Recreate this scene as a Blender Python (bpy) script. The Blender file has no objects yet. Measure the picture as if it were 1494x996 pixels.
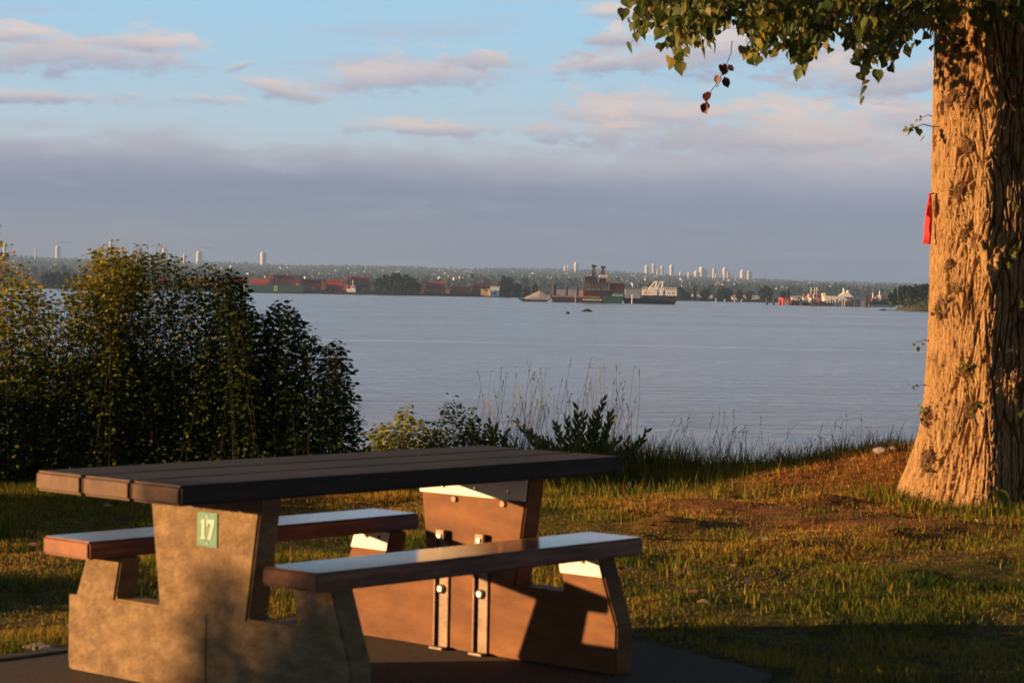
import bpy, bmesh, math, random
import numpy as np
from mathutils import Vector, Matrix
random.seed(7)
RNG = np.random.default_rng(11)
C = bpy.context.scene.collection
sc = bpy.context.scene
PI = math.pi
H = 1.397                      # eye height over the pad
F = 3342.0                     # focal length in pixels of the 1494 wide photograph
WATER = -3.0
SUN_DIR = Vector((-0.978, -0.210, math.tan(math.radians(6.4)))).normalized()   # toward the sun

# ---------------------------------------------------------------- camera
pit = math.atan((498 - 424) / F)
roll = math.radians(1.14)
fwd = Vector((0, math.cos(pit), -math.sin(pit)))
up0 = Vector((0, math.sin(pit), math.cos(pit)))
rt0 = Vector((1, 0, 0))
rt = rt0 * math.cos(roll) + up0 * math.sin(roll)
up = -rt0 * math.sin(roll) + up0 * math.cos(roll)
cd = bpy.data.cameras.new('camera'); cam = bpy.data.objects.new('camera', cd); C.objects.link(cam)
M = Matrix((rt, up, -fwd)).transposed().to_4x4(); M.translation = Vector((0, 0, H)); cam.matrix_world = M
cd.sensor_width = 36; cd.lens = F / 1494 * 36; cd.clip_start = 0.1; cd.clip_end = 60000
cd.dof.use_dof = True; cd.dof.focus_distance = 45; cd.dof.aperture_fstop = 8.5
sc.camera = cam
EYE = Vector((0, 0, H))

def ray(px, py):
    return (fwd * F + rt * (px - 747) - up * (py - 498)).normalized()
def at(px, py, Y):             # the world point on the line of sight at distance Y along +Y
    d = ray(px, py); return EYE + d * (Y / d.y)
def atz(px, py, z):
    d = ray(px, py); return EYE + d * ((z - H) / d.z)

# ---------------------------------------------------------------- tags
def tag(o, label=None, cat=None, group=None, kind=None):
    if label: o['label'] = label
    if cat: o['category'] = cat
    if group: o['group'] = group
    if kind: o['kind'] = kind
    return o
def empty(name, loc=(0, 0, 0), rz=0):
    o = bpy.data.objects.new(name, None); C.objects.link(o); o.location = loc; o.rotation_euler = (0, 0, rz)
    o.empty_display_size = 0.1
    return o
def link_mesh(name, me, m, parent=None):
    o = bpy.data.objects.new(name, me); C.objects.link(o)
    if m is not None:
        for q in (m if isinstance(m, (list, tuple)) else [m]): me.materials.append(q)
    if parent: o.parent = parent
    return o
def copy_tree(o, parent=None):
    c = o.copy(); C.objects.link(c)
    if parent: c.parent = parent
    for ch in list(o.children): copy_tree(ch, c)
    return c

class MB:
    def __init__(s): s.v = []; s.f = []; s.mi = []
    def add(s, vs, fs, mi=0):
        n = len(s.v); s.v += [tuple(x) for x in vs]; s.f += [tuple(i + n for i in q) for q in fs]; s.mi += [mi] * len(fs); return s
    def box(s, a, b, mi=0):
        x0, y0, z0 = a; x1, y1, z1 = b
        return s.add([(x0,y0,z0),(x1,y0,z0),(x1,y1,z0),(x0,y1,z0),(x0,y0,z1),(x1,y0,z1),(x1,y1,z1),(x0,y1,z1)],
              [(0,3,2,1),(4,5,6,7),(0,1,5,4),(1,2,6,5),(2,3,7,6),(3,0,4,7)], mi)
    def prism(s, poly, a, b, ax=0, mi=0):   # polygon in the two other axes, extruded a..b along ax
        n = len(poly)
        def P(p, h): return (h, p[0], p[1]) if ax == 0 else ((p[0], h, p[1]) if ax == 1 else (p[0], p[1], h))
        vs = [P(p, a) for p in poly] + [P(p, b) for p in poly]
        fs = [tuple(range(n))[::-1], tuple(range(n, 2 * n))] + [(i, (i + 1) % n, n + (i + 1) % n, n + i) for i in range(n)]
        return s.add(vs, fs, mi)
    def tube(s, pts, rs, n=8, mi=0, cap=True):
        pts = [Vector(p) for p in pts]
        if not isinstance(rs, (list, tuple)): rs = [rs] * len(pts)
        vs = []; 
        for i, p in enumerate(pts):
            d = (pts[min(i + 1, len(pts) - 1)] - pts[max(i - 1, 0)]).normalized()
            a = d.cross(Vector((0.013, 0.021, 1)) if abs(d.z) < .9 else Vector((1, 0.02, 0))).normalized(); b = d.cross(a)
            for k in range(n):
                t = 2 * PI * k / n; vs.append(p + (a * math.cos(t) + b * math.sin(t)) * rs[i])
        fs = [(i * n + k, i * n + (k + 1) % n, (i + 1) * n + (k + 1) % n, (i + 1) * n + k) for i in range(len(pts) - 1) for k in range(n)]
        if cap: fs += [tuple(range(n))[::-1], tuple(range((len(pts) - 1) * n, len(pts) * n))]
        return s.add(vs, fs, mi)
    def beam(s, a, b, w, n=4, mi=0): return s.tube([a, b], w, n, mi)
    def build(s, name, m, parent=None, bevel=0, smooth=False, segs=2):
        me = bpy.data.meshes.new(name); me.from_pydata(s.v, [], s.f)
        bm = bmesh.new(); bm.from_mesh(me)
        bmesh.ops.recalc_face_normals(bm, faces=bm.faces)
        if bevel:
            ed = [e for e in bm.edges if len(e.link_faces) == 2 and e.calc_face_angle(0) > .3]
            bmesh.ops.bevel(bm, geom=ed, offset=bevel, segments=segs, affect='EDGES', clamp_overlap=True)
        bm.to_mesh(me); bm.free()
        if any(s.mi) and not bevel:
            me.polygons.foreach_set('material_index', s.mi)
        if smooth: me.polygons.foreach_set('use_smooth', [True] * len(me.polygons))
        return link_mesh(name, me, m, parent)

def np_mesh(name, V, Fc, m, parent=None, smooth=False, attr=None):
    """V (n,3); Fc (m,k) uniform faces"""
    me = bpy.data.meshes.new(name); k = Fc.shape[1]
    me.vertices.add(len(V)); me.vertices.foreach_set('co', V.astype(np.float32).ravel())
    me.loops.add(Fc.size); me.loops.foreach_set('vertex_index', Fc.astype(np.int32).ravel())
    me.polygons.add(len(Fc)); me.polygons.foreach_set('loop_start', np.arange(0, Fc.size, k, dtype=np.int32))
    me.update(calc_edges=True)
    if smooth: me.polygons.foreach_set('use_smooth', np.ones(len(Fc), dtype=bool))
    if attr is not None:
        a = me.attributes.new('tint', 'FLOAT', 'POINT'); a.data.foreach_set('value', attr.astype(np.float32))
    me.validate()
    return link_mesh(name, me, m, parent)

# ---------------------------------------------------------------- numpy noise
def _h(ix, iy, s):
    n = (ix.astype(np.int64) * 374761393 + iy.astype(np.int64) * 668265263 + s * 1274126177) & 0x7fffffff
    n = ((n ^ (n >> 13)) * 1274126177) & 0x7fffffff
    return ((n ^ (n >> 16)) & 0xffff) / 65535.0
def vn(x, y, s=0):
    x = np.asarray(x, float); y = np.asarray(y, float)
    ix = np.floor(x); iy = np.floor(y); fx = x - ix; fy = y - iy
    fx = fx * fx * (3 - 2 * fx); fy = fy * fy * (3 - 2 * fy)
    a = _h(ix, iy, s); b = _h(ix + 1, iy, s); c = _h(ix, iy + 1, s); d = _h(ix + 1, iy + 1, s)
    return (a * (1 - fx) + b * fx) * (1 - fy) + (c * (1 - fx) + d * fx) * fy
def fbm(x, y, s=0, o=4):
    r = 0; a = 1; t = 0
    for i in range(o):
        r = r + a * vn(x * 2 ** i, y * 2 ** i, s + i * 17); t += a; a *= .5
    return r / t
def cell(x, y, s=0):           # F2 - F1
    ix = np.floor(x); iy = np.floor(y); f1 = np.full(np.shape(x), 9.); f2 = f1.copy()
    for dx in (-1, 0, 1):
        for dy in (-1, 0, 1):
            cx = ix + dx; cy = iy + dy
            px = cx + _h(cx, cy, s); py = cy + _h(cx, cy, s + 5)
            d = np.hypot(px - x, py - y)
            f2 = np.minimum(f2, np.maximum(f1, d)); f1 = np.minimum(f1, d)
    return f2 - f1
def sstep(a, b, x):
    t = np.clip((x - a) / (b - a), 0, 1); return t * t * (3 - 2 * t)

# ---------------------------------------------------------------- materials
def nt(name):
    m = bpy.data.materials.new(name); m.use_nodes = True; t = m.node_tree; t.nodes.clear()
    out = t.nodes.new('ShaderNodeOutputMaterial'); p = t.nodes.new('ShaderNodeBsdfPrincipled'); t.links.new(p.outputs[0], out.inputs['Surface'])
    return m, t, p, out
def N(t, k, **kw):
    n = t.nodes.new(k)
    for a, v in kw.items():
        if a.startswith('i_'): n.inputs[a[2:]].default_value = v
        else: setattr(n, a, v)
    return n
def ramp(t, fac, stops):
    r = N(t, 'ShaderNodeValToRGB'); e = r.color_ramp.elements
    while len(e) < len(stops): e.new(.5)
    for q, (p, c) in zip(e, stops): q.position = p; q.color = (*c, 1)
    t.links.new(fac, r.inputs[0]); return r.outputs[0]
def pm(name, c1, c2, scale=5, rough=.7, bump=.2, bscale=None, stretch=(1, 1, 1), c3=None, dist=.01, metal=0, spec=.5, detail=6):
    m, t, p, out = nt(name); co = N(t, 'ShaderNodeTexCoord'); mp = N(t, 'ShaderNodeMapping'); mp.inputs['Scale'].default_value = stretch
    t.links.new(co.outputs['Object'], mp.inputs[0])
    n = N(t, 'ShaderNodeTexNoise', i_Scale=scale, i_Detail=detail, i_Roughness=.6); t.links.new(mp.outputs[0], n.inputs['Vector'])
    st = [(.32, c1), (.68, c2)] if c3 is None else [(.3, c1), (.5, c2), (.72, c3)]
    t.links.new(ramp(t, n.outputs['Fac'], st), p.inputs['Base Color'])
    p.inputs['Roughness'].default_value = rough; p.inputs['Metallic'].default_value = metal; p.inputs['Specular IOR Level'].default_value = spec
    if bump:
        n2 = N(t, 'ShaderNodeTexNoise', i_Scale=bscale or scale * 4, i_Detail=8, i_Roughness=.65); t.links.new(mp.outputs[0], n2.inputs['Vector'])
        b = N(t, 'ShaderNodeBump', i_Strength=bump, i_Distance=dist); t.links.new(n2.outputs['Fac'], b.inputs['Height']); t.links.new(b.outputs[0], p.inputs['Normal'])
    return m
def leafmat(name, stops, trans=.4, rough=.5, spec=.4, nscale=.6):
    m, t, p, out = nt(name); at_ = N(t, 'ShaderNodeAttribute'); at_.attribute_name = 'tint'
    col = ramp(t, at_.outputs['Fac'], stops); t.links.new(col, p.inputs['Base Color'])
    p.inputs['Roughness'].default_value = rough; p.inputs['Specular IOR Level'].default_value = spec
    tr = N(t, 'ShaderNodeBsdfTranslucent'); t.links.new(col, tr.inputs[0])
    mx = N(t, 'ShaderNodeMixShader'); mx.inputs[0].default_value = trans
    t.links.new(p.outputs[0], mx.inputs[1]); t.links.new(tr.outputs[0], mx.inputs[2]); t.links.new(mx.outputs[0], out.inputs['Surface'])
    return m
def wood(name, dark, mid, light, rough=.55, ex=(1, 12, 12), spread=1, bstr=.5):
    m, t, p, out = nt(name); co = N(t, 'ShaderNodeTexCoord'); mp = N(t, 'ShaderNodeMapping'); mp.inputs['Scale'].default_value = ex
    t.links.new(co.outputs['Object'], mp.inputs[0])
    n = N(t, 'ShaderNodeTexNoise', i_Scale=3.2, i_Detail=9, i_Roughness=.62, i_Distortion=.6); t.links.new(mp.outputs[0], n.inputs['Vector'])
    big = N(t, 'ShaderNodeTexNoise', i_Scale=2.0, i_Detail=4); t.links.new(co.outputs['Object'], big.inputs['Vector'])
    ad = N(t, 'ShaderNodeMath', operation='MULTIPLY_ADD'); t.links.new(big.outputs['Fac'], ad.inputs[0]); ad.inputs[1].default_value = .6
    t.links.new(n.outputs['Fac'], ad.inputs[2])
    t.links.new(ramp(t, ad.outputs[0], [(.6, dark), (.8, mid), (1.0, light)]), p.inputs['Base Color'])
    p.inputs['Roughness'].default_value = rough
    rr = N(t, 'ShaderNodeMapRange'); rr.inputs['To Min'].default_value = rough - .15 * spread; rr.inputs['To Max'].default_value = rough + .2 * spread
    t.links.new(n.outputs['Fac'], rr.inputs['Value']); t.links.new(rr.outputs[0], p.inputs['Roughness'])
    b = N(t, 'ShaderNodeBump', i_Strength=bstr, i_Distance=.004); t.links.new(n.outputs['Fac'], b.inputs['Height']); t.links.new(b.outputs[0], p.inputs['Normal'])
    return m

WOOD_TOP = wood('weathered_dark_wood', (.014, .0085, .007), (.036, .021, .017), (.070, .042, .034), rough=.72)
WOOD_SEAT = wood('red_stained_wood', (.07, .020, .010), (.16, .052, .025), (.30, .13, .075), rough=.42)
END_TOP = wood('sunlit_end_grain', (.07, .036, .020), (.13, .072, .040), (.19, .115, .065), rough=.7, ex=(6, 6, 6))  # plank ends coloured lighter than the tops to look sunlit
END_SEAT = wood('red_stained_sunlit_end', (.14, .045, .016), (.26, .095, .035), (.34, .15, .06), rough=.65, ex=(6, 6, 6))  # bench ends brightened in colour, as if the low sun hit them
SEAT_TOP = wood('sky_paled_seat_top', (.10, .042, .024), (.21, .10, .06), (.38, .22, .14), rough=.18, spread=.25, bstr=.12)  # top faces paler than the seat wood, imitating sky reflected off them
SEAT_TOP.node_tree.nodes['Principled BSDF'].inputs['Coat Weight'].default_value = .25; SEAT_TOP.node_tree.nodes['Principled BSDF'].inputs['Coat Roughness'].default_value = .2
def ends(o, m_, top=None):
    o.data.materials.append(m_)
    if top: o.data.materials.append(top)
    for p_ in o.data.polygons:
        if abs(p_.normal.x) > .9: p_.material_index = 1
        elif top and p_.normal.z > .9: p_.material_index = 2
    return o
FRAME = pm('brown_coated_concrete', (.17, .11, .055), (.25, .168, .085), 9, .6, 1, 30, (1, 1.3, 2.4), (.38, .26, .135), .014, spec=.25)
FRAME2 = pm('brown_painted_concrete', (.12, .047, .016), (.25, .105, .034), 4, .6, .35, 22, (1, 1, 2.5), None, .004, spec=.2)
PLATE = pm('pale_mounting_plate', (.80, .77, .70), (.88, .86, .80), 8, .45, .1)
STEEL = pm('rusty_steel', (.10, .07, .05), (.24, .17, .12), 14, .5, .4, None, (1, 1, 1), None, .003, .4)
BOLT = pm('galvanised_bolt', (.35, .33, .3), (.55, .52, .46), 30, .35, .2, metal=.9)
SIGN = pm('green_sign_paint', (.003, .15, .095), (.006, .20, .13), 12, .45, .1)
SIGNW = pm('pale_number_paint', (.45, .46, .36), (.55, .56, .46), 14, .5, .1)
PAD = pm('gravelly_pad', (.045, .040, .036), (.13, .11, .092), 45, .95, .8, 160, (1, 1, 1), (.055, .05, .047), .01, spec=.2)
KERB = pm('weathered_concrete', (.07, .068, .065), (.13, .125, .118), 10, .95, .6, 70, spec=.2)
BARK = pm('furrowed_bark', (.09, .052, .026), (.42, .265, .125), 13, .9, 1, 60, (1, 1, .35), (.27, .16, .075), .018, spec=.12)
BURL = pm('burl_bark', (.06, .030, .016), (.20, .115, .06), 22, .95, 1, 90, (1, 1, 1), None, .012, spec=.1)
TWIG = pm('twig_bark', (.012, .009, .006), (.032, .022, .014), 30, .85, .3)
LEAF_TREE = leafmat('tree_leaf', [(0, (.020, .050, .010)), (.4, (.065, .11, .018)), (.72, (.19, .20, .035)), (.93, (.32, .26, .06)), (1, (.38, .22, .08))], .45)
LEAF_DEAD = leafmat('withered_leaf', [(0, (.05, .010, .008)), (1, (.13, .028, .018))], .25)
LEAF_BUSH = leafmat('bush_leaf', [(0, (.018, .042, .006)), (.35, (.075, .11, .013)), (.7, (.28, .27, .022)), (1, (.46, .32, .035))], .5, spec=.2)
LEAF_WILLOW = leafmat('willow_leaf', [(0, (.030, .060, .014)), (.6, (.075, .12, .024)), (1, (.17, .18, .04))], .3)
LEAF_YELLOW = leafmat('yellow_green_leaf', [(0, (.14, .18, .02)), (1, (.34, .33, .05))], .4)
GRASS = leafmat('grass_blade', [(0, (.026, .060, .008)), (.32, (.10, .13, .014)), (.62, (.32, .25, .030)), (1, (.50, .27, .05))], .4, .7, .15)
SEED = leafmat('dry_seed_stem', [(0, (.26, .21, .13)), (1, (.62, .50, .34))], .35, .7, .2)
RED = pm('red_tape', (.65, .02, .03), (.8, .04, .05), 8, .5, .3)

# ---------------------------------------------------------------- near ground
TH = math.radians(49.034); P0 = Vector((-0.577, 8.319, 0))
UX, UY = math.cos(TH), math.sin(TH)
def uv(u, v): return P0.x + u * UX + v * UY, P0.y + u * UY - v * UX
def to_uv(x, y):
    dx = x - P0.x; dy = y - P0.y; return dx * UX + dy * UY, dx * UY - dy * UX
PADP = [(-4.63, 5.22), (-.483, 10.0), (.42, 9.42), (1.0, 8.5), (.55, 7.0), (-1.6, 1.0)]
def pad_in(x, y):               # > 0 inside the pad, in metres
    r = None
    for (ax, ay), (bx, by) in zip(PADP, PADP[1:] + PADP[:1]):
        l = math.hypot(bx - ax, by - ay); d = ((x - ax) * (by - ay) - (y - ay) * (bx - ax)) / l
        r = d if r is None else np.minimum(r, d)
    return r
def bank(x): return 17.5 + .25 * np.sin(x * .9 + 1) + .12 * np.sin(x * 2.3) - .012 * x * x * (np.abs(x) < 60) * .3
def gz(x, y):
    x = np.asarray(x, float); y = np.asarray(y, float)
    z = .035 * (fbm(x * .7, y * .7, 3, 3) - .5) + .042 * (fbm(x * 4, y * 4, 9, 5) - .5)
    z = z + .30 * np.exp(-((x - 2.9) / .95) ** 2 - ((y - 16.75) / .62) ** 2)
    z = z + .05 * np.exp(-((x - 1.6) / 1.2) ** 2 - ((y - 14.2) / 1.5) ** 2) * (1 + 1.4 * (fbm(x * 2.2, y * 2.2, 21, 3) - .5))
    z = z + .025 * sstep(12, 16.5, y)
    for (bx, by, s, h) in ((.95, 13.6, .25, .05), (2.1, 14.9, .35, .06), (1.5, 12.7, .22, .05), (.7, 12.9, .2, .05), (2.9, 12.6, .3, .05), (2.2, 13.2, .15, .05), (1.1, 14.6, .3, .05), (3.3, 14.1, .2, .05), (2.6, 13.8, .3, .05), (1.9, 16.3, .4, .07), (.4, 12.2, .3, .03)):
        z = z + h * np.exp(-((x - bx) / s) ** 2 - ((y - by) / (s * .5)) ** 2)
    ins = pad_in(x, y)
    z = z * sstep(.0, .5, -ins) - .015 - .035 * sstep(-.02, .03, ins)
    e = y - bank(x); z = z - 4.2 * sstep(0, 7.5, e) - .25 * sstep(0, .8, e)
    return z
def axis(a, b, c, d, fine, coarse):
    l = np.arange(a, b, coarse); m_ = np.arange(b, c, fine); r = np.arange(c, d + coarse, coarse); return np.concatenate([l, m_, r])
xs = axis(-70, -5, 6, 70, .045, 2.5); ys = axis(-45, 7, 19.5, 27, .045, 1.5)
GX, GY = np.meshgrid(xs, ys); GZ = gz(GX, GY)
V = np.stack([GX.ravel(), GY.ravel(), GZ.ravel()], 1); nx_, ny_ = len(xs), len(ys)
idx = np.arange(nx_ * ny_).reshape(ny_, nx_); Fq = np.stack([idx[:-1, :-1].ravel(), idx[:-1, 1:].ravel(), idx[1:, 1:].ravel(), idx[1:, :-1].ravel()], 1)
def dirtmask(x, y):      # bare reddish earth in front of the tree
    x = np.asarray(x, float); y = np.asarray(y, float)
    d = np.exp(-((x - 2.1) / 1.25) ** 2 - ((y - 14.3) / 1.5) ** 2) + .8 * np.exp(-((x - 2.6) / .7) ** 2 - ((y - 16.3) / .8) ** 2)
    return np.clip(d * 1.35 * (0.25 + 1.5 * fbm(x * 1.6, y * 1.6, 40, 4)), 0, 1)
m, t, p, out = nt('earth_and_thatch')
co = N(t, 'ShaderNodeTexCoord'); n1 = N(t, 'ShaderNodeTexNoise', i_Scale=14, i_Detail=8, i_Roughness=.7); t.links.new(co.outputs['Object'], n1.inputs['Vector'])
ga = ramp(t, n1.outputs['Fac'], [(.3, (.05, .045, .012)), (.5, (.15, .11, .028)), (.7, (.30, .20, .06))])
da = ramp(t, n1.outputs['Fac'], [(.3, (.11, .045, .014)), (.5, (.27, .12, .035)), (.72, (.44, .24, .085))])
aa = N(t, 'ShaderNodeAttribute'); aa.attribute_name = 'tint'
mx = N(t, 'ShaderNodeMix', data_type='RGBA'); t.links.new(aa.outputs['Fac'], mx.inputs['Factor']); t.links.new(ga, mx.inputs['A']); t.links.new(da, mx.inputs['B'])
t.links.new(mx.outputs['Result'], p.inputs['Base Color']); p.inputs['Roughness'].default_value = .95; p.inputs['Specular IOR Level'].default_value = .15
n2 = N(t, 'ShaderNodeTexNoise', i_Scale=60, i_Detail=8, i_Roughness=.7); t.links.new(co.outputs['Object'], n2.inputs['Vector'])
b = N(t, 'ShaderNodeBump', i_Strength=1, i_Distance=.03); t.links.new(n2.outputs['Fac'], b.inputs['Height']); t.links.new(b.outputs[0], p.inputs['Normal'])
GROUND = m
tag(np_mesh('ground', V, Fq, GROUND, smooth=True, attr=dirtmask(V[:, 0], V[:, 1])), kind='structure')

# pad under the table
pb_ = MB(); pb_.prism(PADP, -.12, -.003, ax=2); tag(pb_.build('pavement', PAD, bevel=.01), kind='structure')
kb = MB()
def off(i, w):                 # corner i pushed outward by w
    p_, q_, r_ = [Vector((*PADP[j % 6], 0)) for j in (i - 1, i, i + 1)]
    n1 = (q_ - p_).normalized(); n2 = (r_ - q_).normalized(); m1 = Vector((-n1.y, n1.x, 0)); m2 = Vector((-n2.y, n2.x, 0)); bb = (m1 + m2).normalized(); o_ = q_ + bb * (w / max(.3, bb.dot(m1))); return (o_.x, o_.y)
kp = [0, 1]
kb.prism([off(i, .09) for i in kp] + [off(i, .003) for i in kp[::-1]], -.13, .004, ax=2)
tag(kb.build('kerb_strip', KERB, bevel=.006), kind='structure')

# ---------------------------------------------------------------- picnic table
def make_table():
    r = empty('picnic_table', (P0.x, P0.y, 0), TH)
    tag(r, 'heavy picnic table with dark plank top, two benches and number 17 on its end frame', 'picnic table')
    L, W, ht, tt = 1.131, .3735, .760, .066
    bw = 2 * W / 3
    for i in range(3):                       # local y = -v
        y0 = -W + i * bw
        b = MB(); b.box((-L, y0 + .004, ht - tt), (L, y0 + bw - .004, ht)); ends(b.build('tabletop_plank', WOOD_TOP, r, bevel=.009, segs=3), END_TOP)
    for s, nm in ((1, 'reddish back bench plank with its end lit by the sun'), (-1, 'reddish front bench plank, half in shade')):
        a, c = sorted((s * .442, s * .701))
        b = MB(); b.box((-.842, a, .428), (.842, c, .492)); o = ends(b.build('bench_seat', WOOD_SEAT, r, bevel=.008, segs=3), END_SEAT, SEAT_TOP); o['label'] = nm
    half = [(.72, 0), (.72, .175), (.625, .425), (.435, .425), (.465, .28), (.225, .28), (.285, .691)]
    poly = [(-y, z) for y, z in half[::-1]][::-1]
    poly = [(y, z) for y, z in half] + [(-y, z) for y, z in half[::-1]]
    f1 = MB(); f1.prism(poly, -.705, -.605, ax=0); fr = f1.build('end_frame', FRAME, r, bevel=.007)
    fr['label'] = 'near end frame of rough brown concrete carrying a green number plate'
    b = MB(); b.box((-.709, -.028, .03), (-.700, .716, .272)); b.build('lapped_panel', FRAME, fr, bevel=.003)
    f2 = MB(); f2.prism(poly, .665, .765, ax=0); fr2 = f2.build('end_frame', FRAME2, r, bevel=.007)
    fr2['label'] = 'far end frame painted brown with steel straps bolted on'
    # pale plates at the top of the far frame
    b = MB(); b.prism([(-.272, .603), (.272, .603), (.282, .690), (-.282, .690)], .659, .6635); pl = b.build('mounting_plate', PLATE, fr2)
    for yy in (-.19, -.02, .15):
        bb = MB(); bb.tube([(.659, yy, .632), (.652, yy, .632)], .008, 8); bb.build('bolt', BOLT, pl)
    for yy in (-.16, .09):
        bb = MB(); bb.tube([(.665, yy, .585), (.655, yy, .585)], .012, 8); bb.build('bolt', STEEL, fr2)
    for s in (1, -1):
        b = MB(); b.prism(sorted([(s * .452, .352), (s * .650, .352)]) + sorted([(s * .625, .4245), (s * .437, .4245)], reverse=True), .659, .6635)
        pl = b.build('mounting_plate', PLATE, fr2)
        for yy in (.49, .56): bb = MB(); bb.tube([(.659, s * yy, .402), (.652, s * yy, .402)], .007, 8); bb.build('bolt', STEEL, pl)
    for v in (-.14, .065):
        y = -v
        b = MB(); b.box((.655, y - .032, 0), (.6635, y + .032, .445)); b.box((.620, y - .034, -.001), (.6545, y + .034, .008)); b.box((.640, y + .024, .008), (.6545, y + .032, .43))
        st = b.build('steel_strap', STEEL, fr2, bevel=.0015)
        bb = MB(); bb.tube([(.655, y + .002, .232), (.645, y + .002, .232), (.640, y + .002, .232)], [.019, .019, .011], 12); bb.build('bolt', BOLT, st)
        bb = MB(); bb.box((.635, y - .020, .420), (.6545, y + .024, .462)); bb.build('clip', STEEL, st, bevel=.003)
        bb = MB(); bb.tube([(.635, y, .44), (.628, y, .44)], .009, 8); bb.build('bolt', BOLT, st)
    # number plate 17 on the near frame (v to the right when looked at)
    x = -.7055; v0, v1, z0, z1 = -.026, .076, .508, .624
    b = MB(); b.box((x - .004, -v1, z0), (x, -v0, z1)); sg = b.build('number_plate', SIGN, fr, bevel=.001)
    sg['label'] = 'green number plate reading 17'
    def dig(name, polys):
        d = MB()
        for pl_ in polys: d.prism([(-(v0 + a * .102), z0 + c * .116) for a, c in pl_], x - .0062, x - .0042)
        d.build(name, SIGNW, sg)
    dig('digit_one', [[(.20,.22),(.44,.22),(.44,.27),(.20,.27)], [(.255,.2701),(.385,.2701),(.385,.80),(.30,.80),(.255,.755)], [(.17,.68),(.254,.70),(.254,.755),(.20,.735)]])
    dig('digit_seven', [[(.49,.69),(.87,.69),(.87,.80),(.49,.80)], [(.49,.60),(.54,.60),(.56,.6899),(.49,.6899)], [(.74,.6899),(.87,.6899),(.70,.22),(.56,.22)]])
    dig('small_mark', [[(.46,.88),(.54,.88),(.50,.95)], [(.44,.845),(.56,.845),(.56,.86),(.44,.86)]])
    dig('small_mark', [[(.46,.06),(.58,.06),(.58,.075),(.46,.075)], [(.49,.09),(.55,.09),(.52,.15)]])
    return r
make_table()

# ---------------------------------------------------------------- foliage helpers
def unit(a): return a / np.maximum(np.linalg.norm(a, axis=1, keepdims=True), 1e-9)
DIAMOND = (np.array([(0, 0, 0), (.45, .5, .10), (1, 0, -.05), (.45, -.5, .10)]), np.array([(0, 2, 1), (0, 3, 2)]))
OVAL = (np.array([(0, 0, 0), (.3, .42, .08), (.68, .38, .06), (1, 0, -.06), (.68, -.38, .06), (.3, -.42, .08), (.5, 0, 0)]),
        np.array([(0, 6, 1), (1, 6, 2), (2, 6, 3), (3, 6, 4), (4, 6, 5), (5, 6, 0)]))
HEART = (np.array([(0, 0, 0), (-.06, .26, .03), (.14, .46, .09), (.42, .42, .08), (.72, .17, .02), (1, 0, -.08), (.72, -.17, .02), (.42, -.42, .08), (.14, -.46, .09), (-.06, -.26, .03), (.4, 0, 0)]),
         np.array([(0, 10, 1), (1, 10, 2), (2, 10, 3), (3, 10, 4), (4, 10, 5), (5, 10, 6), (6, 10, 7), (7, 10, 8), (8, 10, 9), (9, 10, 0)]))
def leaves(P, D, Nn, size, width, tmpl, tint):
    D = unit(D); S = unit(np.cross(D, Nn)); Q = np.cross(S, D); T, Fm = tmpl; n = len(P); k = len(T)
    s = size[:, None, None]
    V = P[:, None, :] + s * (T[None, :, 0:1] * D[:, None, :] + width * T[None, :, 1:2] * S[:, None, :] + T[None, :, 2:3] * Q[:, None, :])
    Fc = (np.arange(n)[:, None, None] * k + Fm[None]).reshape(-1, 3)
    return V.reshape(-1, 3), Fc, np.repeat(tint, k)
def merge(parts):
    V = []; Fs = []; A = []; o = 0
    for v, f, a in parts: V.append(v); Fs.append(f + o); A.append(a); o += len(v)
    return np.concatenate(V), np.concatenate(Fs), np.concatenate(A)
def rnd(n, a=-1, b=1): return RNG.uniform(a, b, (n, 3))

# ---------------------------------------------------------------- the big tree
TX, TY, TR = 3.325, 15.62, .505
tree = empty('broadleaf_tree', (0, 0, 0))
tag(tree, 'big old tree with deeply furrowed trunk and heart shaped leaves at the right edge', 'tree')
nth = 700
zz = np.concatenate([np.arange(-.35, 3.75, .0095), np.arange(3.8, 7.6, .1)])
th_ = np.linspace(0, 2 * PI, nth, endpoint=False)
A, Z = np.meshgrid(th_, zz)
knots = [(1378, 452, .085, .060), (1358, 610, .095, .065), (1408, 342, .05, .03), (1386, 385, .045, .03), (1402, 280, .065, .045), (1412, 540, .06, .045), (1356, 672, .085, .05),
         (1388, 142, .075, .04), (1375, 158, .06, .04), (1418, 150, .05, .03), (1432, 352, .08, .05), (1445, 395, .08, .05), (1418, 598, .06, .045), (1366, 205, .035, .025), (1400, 62, .05, .03), (1448, 205, .06, .04), (1440, 240, .07, .05), (1462, 380, .07, .05), (1478, 150, .06, .05), (1412, 215, .06, .03), (1396, 422, .045, .025), (1480, 560, .07, .05)]
def lean(z): return .03 * np.sin(z * 1.1 + .4) + .02 * (z - 1.5) * .5
def trunk_r(a, z):
    r = TR - .010 * (z - 1.4) + .125 * np.exp(-np.maximum(z, -.4) / .30) * (1 + .45 * np.cos(4 * a + 1.0) + .25 * np.cos(7 * a))
    aa = np.mod(a, 2 * PI); r = r * (1 - .15 * sstep(4.3, 5.2, aa) * sstep(6.28, 5.7, aa))      # radius turned away behind an added rib, shaped to darken the right side
    return r
def trunk_hit(px, py):
    d = ray(px, py); best = None; t = 13.5
    while t < 18:
        q_ = EYE + d * t; a = math.atan2(q_.y - TY, q_.x - TX - lean(q_.z)); r = math.hypot(q_.y - TY, q_.x - TX - lean(q_.z))
        if r < trunk_r(a, q_.z) : return a % (2 * PI), q_.z
        m_ = r - trunk_r(a, q_.z)
        if best is None or m_ < best[0]: best = (m_, a % (2 * PI), q_.z)
        t += .01
    return best[1], best[2]
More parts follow.
